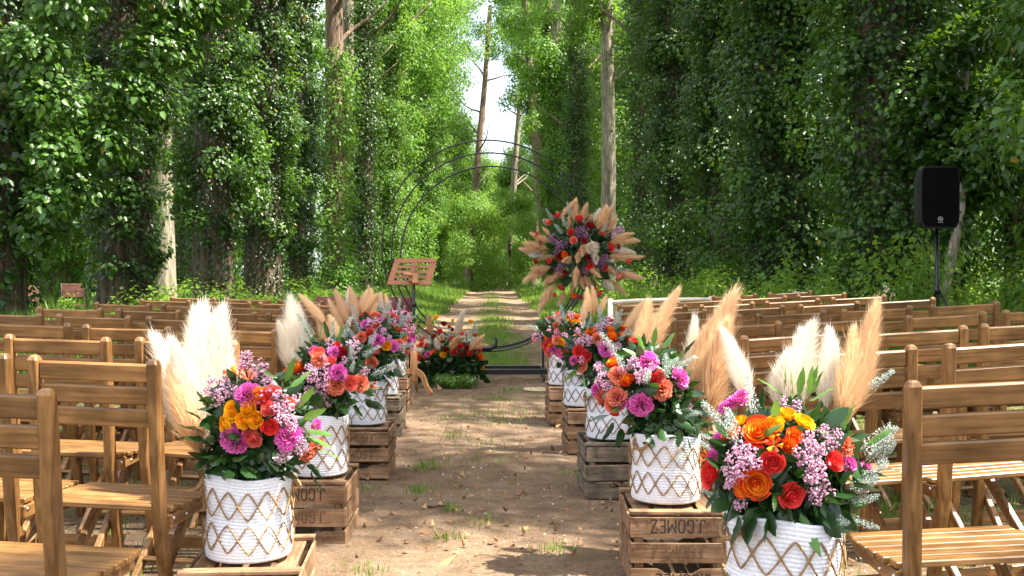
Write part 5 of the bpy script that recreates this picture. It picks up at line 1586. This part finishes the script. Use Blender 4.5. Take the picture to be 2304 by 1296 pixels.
for (x0, y0, x1, y1, wf, dy, c) in ((1262, 490, 1290, 452, 1.2, 0, "s"), (1293, 505, 1290, 450, 1.3, 0, "s"), (1312, 505, 1310, 460, 1.5, 0, "s"), (1320, 500, 1324, 470, 1.4, 0.05, "s"), (1335, 505, 1348, 470, 1.6, 0, "c"), (1342, 520, 1374, 470, 1.7, -0.1, "s"), (1350, 500, 1380, 465, 1.5, 0, "s"), (1270, 500, 1258, 475, 1.3, 0, "s"),
        (1370, 545, 1418, 522, 1.3, -0.05, "s"), (1365, 550, 1432, 530, 1.1, -0.05, "s"), (1375, 565, 1425, 562, 1.3, -0.05, "c"), (1365, 575, 1440, 585, 1.0, -0.05, "s"), (1375, 580, 1420, 575, 1.3, 0, "s"), (1390, 610, 1440, 632, 1.4, -0.05, "s"), (1360, 595, 1385, 612, 1.2, -0.15, "s"), (1355, 625, 1378, 655, 1.5, -0.05, "c"), (1375, 630, 1408, 662, 1.1, 0, "s"),
        (1240, 545, 1195, 530, 1.3, -0.05, "s"), (1235, 560, 1178, 548, 1.3, -0.05, "s"), (1235, 568, 1172, 568, 1.2, 0, "s"), (1240, 600, 1200, 615, 1.6, -0.05, "s"), (1235, 600, 1180, 628, 1.4, 0, "s"), (1245, 618, 1220, 640, 1.6, -0.05, "s"), (1250, 635, 1208, 692, 1.3, -0.05, "s"), (1270, 655, 1262, 688, 1.6, 0, "s"), (1322, 650, 1318, 690, 1.4, 0, "s"),
        (1325, 545, 1330, 570, 2.0, -0.36, "c"), (1330, 540, 1345, 575, 2.0, -0.34, "c"), (1315, 550, 1312, 568, 2.0, -0.36, "s"), (1300, 565, 1305, 592, 1.4, -0.36, "s"), (1285, 578, 1272, 592, 1.6, -0.34, "s"), (1298, 595, 1292, 640, 1.3, -0.33, "s"), (1325, 598, 1345, 625, 1.4, -0.32, "s"), (1315, 618, 1325, 650, 1.6, -0.28, "s"), (1310, 618, 1308, 650, 1.2, -0.27, "s"), (1340, 570, 1338, 588, 2.0, -0.34, "c")):
    p0 = px(x0, y0, bc.y + dy); p1 = px(x1, y1, bc.y + dy * 1.25)
    plumes.append(("plume_short" if c == "s" else "plume_shortc", p0, p1, wf))
rgb = np.random.RandomState(31)
for k in range(10):
    a = k * 0.6283 + 0.1; el = rgb.uniform(-0.1, 0.25)
    n = Vector((math.cos(a) * math.cos(el), -math.sin(el), math.sin(a) * math.cos(el)))
    plumes.append(("plume_short", bc + n * 0.24, bc + n * rgb.uniform(0.38, 0.50), 1.2))
cluster("round burst of tan pampas and red roses on the right of the rings", bc, items, plumes, core_mesh(301, 0.30, 0.28, 0.31, 900, 0.085), "flower_ball")

gc = px(1015, 800, 10.35)
gb = Vector((gc.x, gc.y, 0.0))
def on_bed(x, y):
    X = (x - 1015) / (FOC / 10.35); s = max(0.02, 1 - (X / 0.36) ** 2)
    up = (858 - y) / (FOC / 10.35)
    off = -0.2 * math.sqrt(s) * (1.0 if y > 770 else 0.35)
    return Vector((gc.x + X, gc.y + off, EYE - (y - VY) * (gc.y + off) / FOC)), Vector((X * 1.5, -0.6, 0.35 + (800 - y) * 0.01)).normalized()
items = []
for (x, y, r, c) in ((982, 717, 7, "orange"), (1019, 724, 6, "orange"), (1058, 727, 7, "orange"), (1000, 733, 9, "dark"), (1012, 739, 6, "red"), (1018, 745, 7, "dark"), (990, 750, 9, "red"), (1068, 756, 7, "fire"), (1042, 755, 7, "red"), (952, 766, 9, "coral"), (977, 760, 8, "dark"), (1030, 767, 8, "fire"), (952, 778, 8, "red"), (943, 781, 6, "orange"), (985, 785, 9, "dark"), (1005, 790, 9, "dark"), (978, 796, 8, "fire"), (1035, 782, 9, "red"), (1022, 794, 9, "red"), (1055, 797, 11, "red"), (1000, 800, 8, "orange"), (946, 806, 10, "red"), (962, 806, 7, "red"), (1075, 788, 9, "red"), (1078, 805, 10, "fire"), (1086, 815, 7, "fire"), (1085, 828, 5, "orange"), (1050, 785, 8, "dark"), (967, 745, 7, "dark"), (1015, 765, 7, "red"), (1040, 800, 7, "dark"), (965, 780, 8, "coral"), (1070, 775, 8, "red"), (995, 768, 7, "fire")):
    p, n = on_bed(x, y)
    items.append(("rose_" + c, p, r / 232 * 1.15, n))
p, n = on_bed(966, 797); items.append(("carnation_magenta", p, 0.035, n))
for (x, y) in ((1008, 770), (968, 785), (985, 750), (1062, 765), (1070, 755)):
    p, n = on_bed(x, y); items.append(("sprig", p, 0.14, Vector((0.1, -0.3, 1))))
for (x, y) in ((1055, 770), (1062, 778), (1065, 765)):
    p, n = on_bed(x, y); items.append(("statice_white", p, 0.05, n))
for k in range(46):
    x = rg.uniform(940, 1090); y = rg.uniform(800, 850)
    p, n = on_bed(x, y); items.append(("leaf", p, 0.13, n + Vector((rg.normal() * 0.4, -0.2, -0.5 + rg.normal() * 0.3))))
plumes = []
for (x0, y0, x1, y1, wf, c) in ((1027, 758, 1038, 700, 1.0, "c"), (973, 755, 958, 710, 1.0, "s"), (990, 790, 978, 765, 1.4, "c"), (1015, 790, 1022, 755, 1.3, "s"), (1030, 770, 1045, 755, 1.8, "c"), (1045, 760, 1055, 750, 2, "c"), (1055, 790, 1083, 755, 1.1, "s"), (1060, 785, 1095, 770, 0.9, "s"), (995, 765, 990, 755, 2.2, "s"), (955, 790, 930, 795, 1.3, "s"), (950, 765, 940, 748, 1.4, "c")):
    plumes.append(("plume_short" if c == "s" else "plume_shortc", px(x0, y0, 10.10), px(x1, y1, 10.06), wf * 1.2))
cluster("low bed of red and orange roses on the soil beneath the rings", Vector((gc.x, gc.y, 0.16)), items, plumes, core_mesh(302, 0.34, 0.22, 0.30, 900, 0.085), "flower_bed", gb)
# small white-flowered plant in front of the bed
def smallplant():
    rgp = np.random.RandomState(4)
    C = np.array([(x, rgp.normal() * 0.04, 0.045 + 0.03 * rgp.rand()) for x in np.linspace(-0.16, 0.16, 14)])
    V, F, t = clump_leaves(rgp, C, np.full(14, 0.06), 2600, 0.02, "kite", rgp.rand(14))
    b = px(1025, 850, 10.05)
    o = thing("small_plant", "low grey green plant spilling in front of the rose bed", "plant", (b.x, 10.05, 0))
    put("foliage", trimesh("foliage", V, F, M_WEED, t), o)
    put("florets", Geo().add(*cluster_pts(rgp)).mesh("florets", M_FL["white"]), o, kind="stuff")
def cluster_pts(rgp):
    V, F = [], []
    for k in range(120):
        c = np.array((rgp.uniform(-0.19, 0.19), rgp.normal() * 0.05 - 0.03, 0.05 + 0.05 * rgp.rand()))
        n = len(V)
        for q in ((1, 0, 0), (-0.5, 0.9, 0), (-0.5, -0.9, 0), (0, 0, 1)):
            V.append(c + np.array(q) * 0.006)
        F += [(n, n + 1, n + 3), (n + 1, n + 2, n + 3), (n + 2, n, n + 3)]
    return V, F
smallplant()

# ------------------------------------------------------------------ ring arch
def arch():
    t = thing("ring_arch", "black metal arch of three nested rings on a low wheeled base", "wedding arch", (px(1103, 850, DA).x, DA, 0))
    B = t.location
    rings = ((1097, 553, 237.5), (1101, 564, 220), (1105, 577, 203))
    cs = []
    for cx, cyp, rp in rings:
        c = px(cx, cyp, DA) - B; r = rp / KA
        a = np.linspace(0, 2 * math.pi, 120, endpoint=False)
        put("ring", Geo().tube(np.stack([c.x + r * np.cos(a), 0 * a, c.z + r * np.sin(a)], 1), 0.008, 8, True).mesh("ring", M_BLACK, True), t)
        cs.append((c, r))
    for ang in (R(134), R(44), R(200), R(-20)):
        (c0, r0), (c2, r2) = cs[0], cs[2]
        u = Vector((math.cos(ang), 0, math.sin(ang)))
        put("spoke", Geo().tube([tuple(c0 + u * r0), tuple(c2 + u * r2)], 0.006, 6).mesh("spoke", M_BLACK, True), t)
    x0, x1 = px(972, 0, DA).x - B.x, px(1222, 0, DA).x - B.x
    zt = 0.10
    for (yy, nm) in ((-0.21, "base_beam"), (0.21, "base_beam")):
        put("base_beam", Geo().box(((x0 + x1) / 2, yy, zt), (x1 - x0 + 0.06, 0.05, 0.05), 0.003).mesh("base_beam", M_BLACK), t)
    for xx in (x0, x1):
        put("base_beam", Geo().box((xx, 0, zt + 0.001), (0.048, 0.37, 0.048), 0.003).mesh("base_beam", M_BLACK), t)
        put("upright", Geo().box((xx, 0, zt + 0.025 + 0.23), (0.022, 0.022, 0.46), 0.002).mesh("upright", M_BLACK), t)
        # arm from the upright to the outer ring
        c0, r0 = cs[0]
        zz = zt + 0.48
        dx = math.sqrt(max(0, r0 * r0 - (zz - c0.z) ** 2)); xr = c0.x + (dx if xx > c0.x else -dx)
        put("arm", Geo().tube([(xx, 0, zz), (xr, 0, zz)], 0.009, 6).mesh("arm", M_BLACK, True), t)
        for yy in (-0.21, 0.21):
            w = put("caster", Geo().lathe([(0.001, -0.012), (0.030, -0.012), (0.036, -0.006), (0.036, 0.006), (0.030, 0.012), (0.001, 0.012)], 16).mesh("caster", M_RIMG, True), t, (xx, yy, 0.036), (0, R(90), 0))
            put("fork", Geo().box((0, 0, 0), (0.034, 0.02, 0.045), 0.002).mesh("fork", M_STEEL), t, (xx, yy, 0.058))
    # hooked bracket under the rings
    pts = [px(1040, 772, DA), px(1062, 778, DA), px(1085, 784, DA), px(1103, 784, DA), px(1114, 778, DA), px(1117, 766, DA), px(1112, 757, DA)]
    pts = [tuple(p - B) for p in pts]
    put("hook", Geo().tube(pts, [0.012, 0.02, 0.026, 0.026, 0.022, 0.017, 0.013], 10).mesh("hook", M_BLACK, True), t)
arch()

# ------------------------------------------------------------------ music stand
def music_stand():
    d = 9.45
    X = (931 - VX) * d / FOC
    t = thing("music_stand", "wooden music stand with slatted desk on a black pole", "music stand", (X, d, gz(X, d)))
    K = FOC / d
    z_of = lambda y: EYE - (y - VY) / K - t.location.z
    x_of = lambda x: (x - 931) / K
    lean = 0.10
    def P(x, y):
        z = z_of(y)
        return np.array((x_of(x), lean * (z - z_of(642)) / 0.24 + 0.03, z))
    def quadbar(c1, c2, c3, c4, th=0.012):
        f = [P(*c) for c in (c1, c2, c3, c4)]
        n = np.cross(f[1] - f[0], f[2] - f[0]); n = n / np.linalg.norm(n) * th
        V = f + [q + n for q in f]
        return V, [(0, 1, 2, 3), (7, 6, 5, 4), (0, 4, 5, 1), (1, 5, 6, 2), (2, 6, 7, 3), (3, 7, 4, 0)]
    put("desk_rail", Geo().add(*quadbar((886, 581), (978, 581), (981, 590), (883, 591))).mesh("desk_rail", M_DESK), t)
    put("desk_rail", Geo().add(*quadbar((872, 631), (970, 631), (966, 641), (869, 640))).mesh("desk_rail", M_DESK), t)
    put("desk_side", Geo().add(*quadbar((883, 591.3), (895, 591.3), (885, 630.7), (872, 630.7))).mesh("desk_side", M_DESK), t)
    put("desk_side", Geo().add(*quadbar((966, 591.3), (981, 591.3), (970, 630.7), (956, 630.7))).mesh("desk_side", M_DESK), t)
    for k in range(3):
        y = 597 + k * 11.5; o = (y - 591) * 0.26
        put("slat", Geo().add(*quadbar((894.5 - o, y), (966.5 - o, y), (965 - o, y + 6), (893 - o, y + 6), 0.008)).mesh("slat", M_DESK), t)
    put("brace", Geo().box((x_of(928), 0.03, z_of(612)), (0.045, 0.03, 0.19), 0.003, (-0.35, 0.16, 0)).mesh("brace", M_DESK), t)
    put("knob", Geo().tube([(x_of(908), -0.01, z_of(617)), (x_of(916), -0.01, z_of(616)), (x_of(934), -0.01, z_of(620))], [0.012, 0.018, 0.014], 10).mesh("knob", M_STAND[0], True), t)
    put("block", Geo().box((x_of(935), 0.0, z_of(626)), (0.05, 0.05, 0.085), 0.003).mesh("block", M_STAND[2]), t)
    put("pole", Geo().tube([(0, 0, z_of(640)), (0, 0, z_of(775))], 0.0135, 12).mesh("pole", M_BLACK, True), t)
    put("collar", Geo().tube([(0, 0, z_of(690)), (0, 0, z_of(680))], 0.021, 12).mesh("collar", M_BLACK, True), t)
    put("column", Geo().lathe([(0.001, z_of(772)), (0.022, z_of(772)), (0.030, z_of(800)), (0.034, z_of(840)), (0.036, z_of(850)), (0.030, z_of(853)), (0.036, z_of(858)), (0.001, z_of(862))], 20).mesh("column", M_STAND[2], True), t)
    for k in range(3):
        a = R(-35 + 120 * k)
        u = np.linspace(0, 1, 12)
        r = 0.03 + 0.17 * u + 0.03 * np.sin(u * 6.28) * 0.5
        z = z_of(838) * (1 - u) ** 1.1 * 1.0 + 0.035 * np.sin(u * math.pi) + 0.012
        P2 = np.stack([r * math.cos(a), r * math.sin(a), z], 1)
        g = Geo(); wdt = 0.011
        side = np.array((-math.sin(a), math.cos(a), 0)) * wdt
        T = np.gradient(P2, axis=0); T = unit(T)
        N = np.cross(T, side / wdt); hgt = np.linspace(0.026, 0.018, 12)[:, None]
        V = np.stack([P2 - side - N * hgt, P2 + side - N * hgt, P2 + side + N * hgt, P2 - side + N * hgt], 1).reshape(-1, 3)
        V[:, 2] = np.maximum(V[:, 2], 0.0)
        F = []
        for i in range(11):
            for q in range(4):
                w = (q + 1) % 4
                F.append((i * 4 + q, i * 4 + w, i * 4 + 4 + w, i * 4 + 4 + q))
        F += [(3, 2, 1, 0), (44, 45, 46, 47)]
        put("leg", g.add(V, F).mesh("leg", M_STAND[0]), t)
music_stand()

# ------------------------------------------------------------------ loudspeaker on its pole
def loudspeaker():
    d = 10.0
    K = FOC / d
    X = (2108 - VX) * d / FOC
    st = thing("speaker_stand", "black tripod pole holding up the loudspeaker among the weeds", "stand", (X, d, gz(X, d)))
    zb = EYE - (515 - VY) / K - st.location.z
    put("pole", Geo().tube([(0, 0, 0.12), (0, 0, zb)], 0.018, 12).mesh("pole", M_BLACK, True), st)
    put("collar", Geo().tube([(0, 0, 0.72), (0, 0, 0.80)], 0.028, 12).mesh("collar", M_BLACK, True), st)
    for k in range(3):
        a = R(90 + 120 * k)
        put("leg", Geo().tube([(0.02 * math.cos(a), 0.02 * math.sin(a), 0.75), (0.42 * math.cos(a), 0.42 * math.sin(a), 0.015)], 0.012, 8).mesh("leg", M_BLACK, True), st)
    W, H, Dp = 86 / K, 137 / K, 0.33
    sp = thing("loudspeaker", "black loudspeaker with a round badge on a pole at the right", "loudspeaker", (X - 0.04, d - 0.02, EYE - (515 - VY) / K))
    w, h = W / 2, H
    V, F = [], []
    out = [(-w * 0.80, 0), (w * 0.80, 0), (w * 0.97, 0.05), (w, 0.16), (w, h * 0.8), (w * 0.96, h - 0.03), (w * 0.85, h), (-w * 0.85, h), (-w * 0.96, h - 0.03), (-w, h * 0.8), (-w, 0.16), (-w * 0.97, 0.05)]
    n = len(out)
    for yy, s in ((-Dp * 0.5 + 0.012, 1.0), (-Dp * 0.2, 1.0), (Dp * 0.5, 0.66)):
        for (x, z) in out: V.append((x * s, yy, z if s == 1 else h / 2 + (z - h / 2) * 0.86))
    for l in range(2):
        for i in range(n):
            j = (i + 1) % n
            F.append((l * n + i, l * n + j, (l + 1) * n + j, (l + 1) * n + i))
    F += [tuple(range(n))[::-1], tuple(2 * n + i for i in range(n))]
    put("cabinet", Geo().add(V, F).mesh("cabinet", M_GREYPL), sp)
    V = [(x * 0.93, -Dp * 0.5 + (0.0 if k else 0.011), h / 2 + (z - h / 2) * 0.95) for k in (0, 1) for (x, z) in out]
    F = [(i, (i + 1) % n, n + (i + 1) % n, n + i) for i in range(n)] + [tuple(n + i for i in range(n))[::-1]]
    put("grille", Geo().add(V, F).mesh("grille", M_BLACKM), sp)
    bz = (515 - 495) / K
    a = np.linspace(0, 6.283, 28, endpoint=False)
    bad = put("badge", Geo().tube(np.stack([0.021 * np.cos(a), 0 * a, 0.021 * np.sin(a)], 1), 0.0022, 6, True).mesh("badge", M_LOGO, True), sp, (-0.005, -Dp / 2 - 0.003, bz))
    g = Geo()
    for k in range(3):
        aa = R(90 + 60 * k)
        g.tube([(0.013 * math.cos(aa), 0, 0.013 * math.sin(aa)), (-0.013 * math.cos(aa), 0, -0.013 * math.sin(aa))], 0.0016, 5)
    put("emblem", g.mesh("emblem", M_LOGO), bad)
    put("lettering", text_mesh("YAMAHA", 0.012, mat=M_LOGO, sx=1.0), sp, (-0.005, -Dp / 2 - 0.002, bz - 0.031), (R(90), 0, 0))
    put("handle", Geo().box((w - 0.006, 0.0, h * 0.55), (0.02, 0.03, 0.16), 0.004).mesh("handle", M_GREYPL), sp)
loudspeaker()

# ------------------------------------------------------------------ bench, other chairs, board
def bench():
    d = 8.62
    a = px(1378, 681, d); b = px(1605, 669, d + 0.12)
    W = (b - a).length
    X, Y = (a.x + b.x) / 2, (a.y + b.y) / 2
    yaw = math.atan2(b.y - a.y, b.x - a.x)
    z0 = gz(X, Y)
    top = (a.z + b.z) / 2 - z0
    t = thing("cane_bench", "pale wooden two seat bench with a woven cane back", "bench", (X, Y, z0), (0, -0.02, yaw))
    put("top_rail", Geo().tube([(-W / 2, 0, top - 0.01), (-W / 4, 0, top), (W / 4, 0, top), (W / 2, 0, top - 0.005)], 0.017, 10).mesh("top_rail", M_BENCH, True), t)
    for s in (-1, 1):
        put("back_post", Geo().tube([(s * W / 2, 0.08, 0), (s * W / 2, 0.03, 0.45), (s * W / 2, 0, top + 0.02)], 0.021, 10).mesh("back_post", M_BENCH, True), t)
        put("front_leg", Geo().tube([(s * W / 2, 0.52, 0), (s * W / 2, 0.52, 0.46)], 0.02, 10).mesh("front_leg", M_BENCH, True), t)
        put("side_rail", Geo().tube([(s * W / 2, 0.04, 0.42), (s * W / 2, 0.52, 0.42)], 0.014, 8).mesh("side_rail", M_BENCH, True), t)
    put("lower_rail", Geo().tube([(-W / 2, 0.02, 0.50), (W / 2, 0.02, 0.50)], 0.013, 8).mesh("lower_rail", M_BENCH, True), t)
    put("front_rail", Geo().tube([(-W / 2, 0.52, 0.42), (W / 2, 0.52, 0.42)], 0.014, 8).mesh("front_rail", M_BENCH, True), t)
    g = Geo()
    n = 46
    for k in range(n):
        x = -W / 2 + W * (k + 0.5) / n
        g.box((x, 0.008, (0.505 + top) / 2), (0.008, 0.003, top - 0.53), 0.0005)
    for k in range(11):
        z = 0.53 + k * (top - 0.56) / 10
        g.box((0, 0.012, z), (W - 0.04, 0.003, 0.006), 0.0005)
    put("cane_weave", g.mesh("cane_weave", M_CANE), t, kind="stuff")
    put("seat_pad", Geo().box((0, 0.28, 0.44), (W - 0.03, 0.46, 0.05), 0.015).mesh("seat_pad", M_CANE), t)
bench()

def metal_chair(x, d, yaw, label, sheet_w=0.42):
    X = (x - VX) * d / FOC
    t = thing("metal_chair", label, "chair", (X, d, gz(X, d)), (0, 0, yaw), "old rusty metal chairs at the left")
    put("backrest", Geo().box((0, -0.02, 0.72), (sheet_w - 0.03, 0.012, 0.24), 0.003, (0.1, 0, 0)).mesh("backrest", M_RUST), t)
    for s in (-1, 1):
        put("frame", Geo().tube([(s * sheet_w / 2, 0.10, 0), (s * sheet_w / 2, 0.02, 0.45), (s * sheet_w / 2, -0.035, 0.85)], 0.013, 8).mesh("frame", M_DARKIRON, True), t)
        put("leg", Geo().tube([(s * sheet_w / 2, 0.42, 0), (s * sheet_w / 2, 0.38, 0.45)], 0.012, 8).mesh("leg", M_DARKIRON, True), t)
    put("seat", Geo().box((0, 0.20, 0.455), (sheet_w, 0.38, 0.02), 0.004).mesh("seat", M_RUST), t)
metal_chair(167, 19.0, 0.15, "rusty metal chair standing alone in the grass at the left")
metal_chair(52, 16.0, 0.8, "rusty metal chair turned sideways beside the nearest left trunk")
def red_chair(x, d, label):
    X = (x - VX) * d / FOC
    t = thing("padded_chair", label, "chair", (X, d, gz(X, d)), (0, 0, 0.05), "dark red padded chairs")
    zt = EYE - (668 - VY) * d / FOC - t.location.z
    put("backrest", Geo().box((0, 0, zt - 0.15), (0.44, 0.05, 0.30), 0.02, (0.12, 0, 0)).mesh("backrest", M_REDPAD, True), t)
    put("seat", Geo().box((0, 0.24, 0.44), (0.44, 0.42, 0.06), 0.02).mesh("seat", M_REDPAD, True), t)
    for sx in (-1, 1):
        put("leg", Geo().tube([(sx * 0.20, 0.42, 0), (sx * 0.20, 0.40, 0.42)], 0.012, 8).mesh("leg", M_DARKIRON, True), t)
        put("leg", Geo().tube([(sx * 0.20, 0.07, 0), (sx * 0.20, 0.05, 0.42), (sx * 0.20, 0.03, 0.7)], 0.012, 8).mesh("leg", M_DARKIRON, True), t)
red_chair(762, 10.3, "dark red padded chair seen behind the left rows beside the pampas")
red_chair(880, 11.4, "dark red padded chair hidden behind the music stand side bouquets")
bpt = px(1210, 878, 9.75)
o = thing("round_board", "thin round pale board lying on the soil beside the far right crate", "board", (px(1213, 0, 9.75).x, 9.75, gz(0.4, 9.75)), (0, 0, 0.3))
put("disc", Geo().lathe([(0.001, 0.004), (0.145, 0.004), (0.148, 0.009), (0.145, 0.014), (0.001, 0.014)], 40).mesh("disc", M_DISC), o)
put("seam", Geo().box((0, 0, 0.0152), (0.004, 0.26, 0.002), 0.0003).mesh("seam", M_DARKIRON), o)
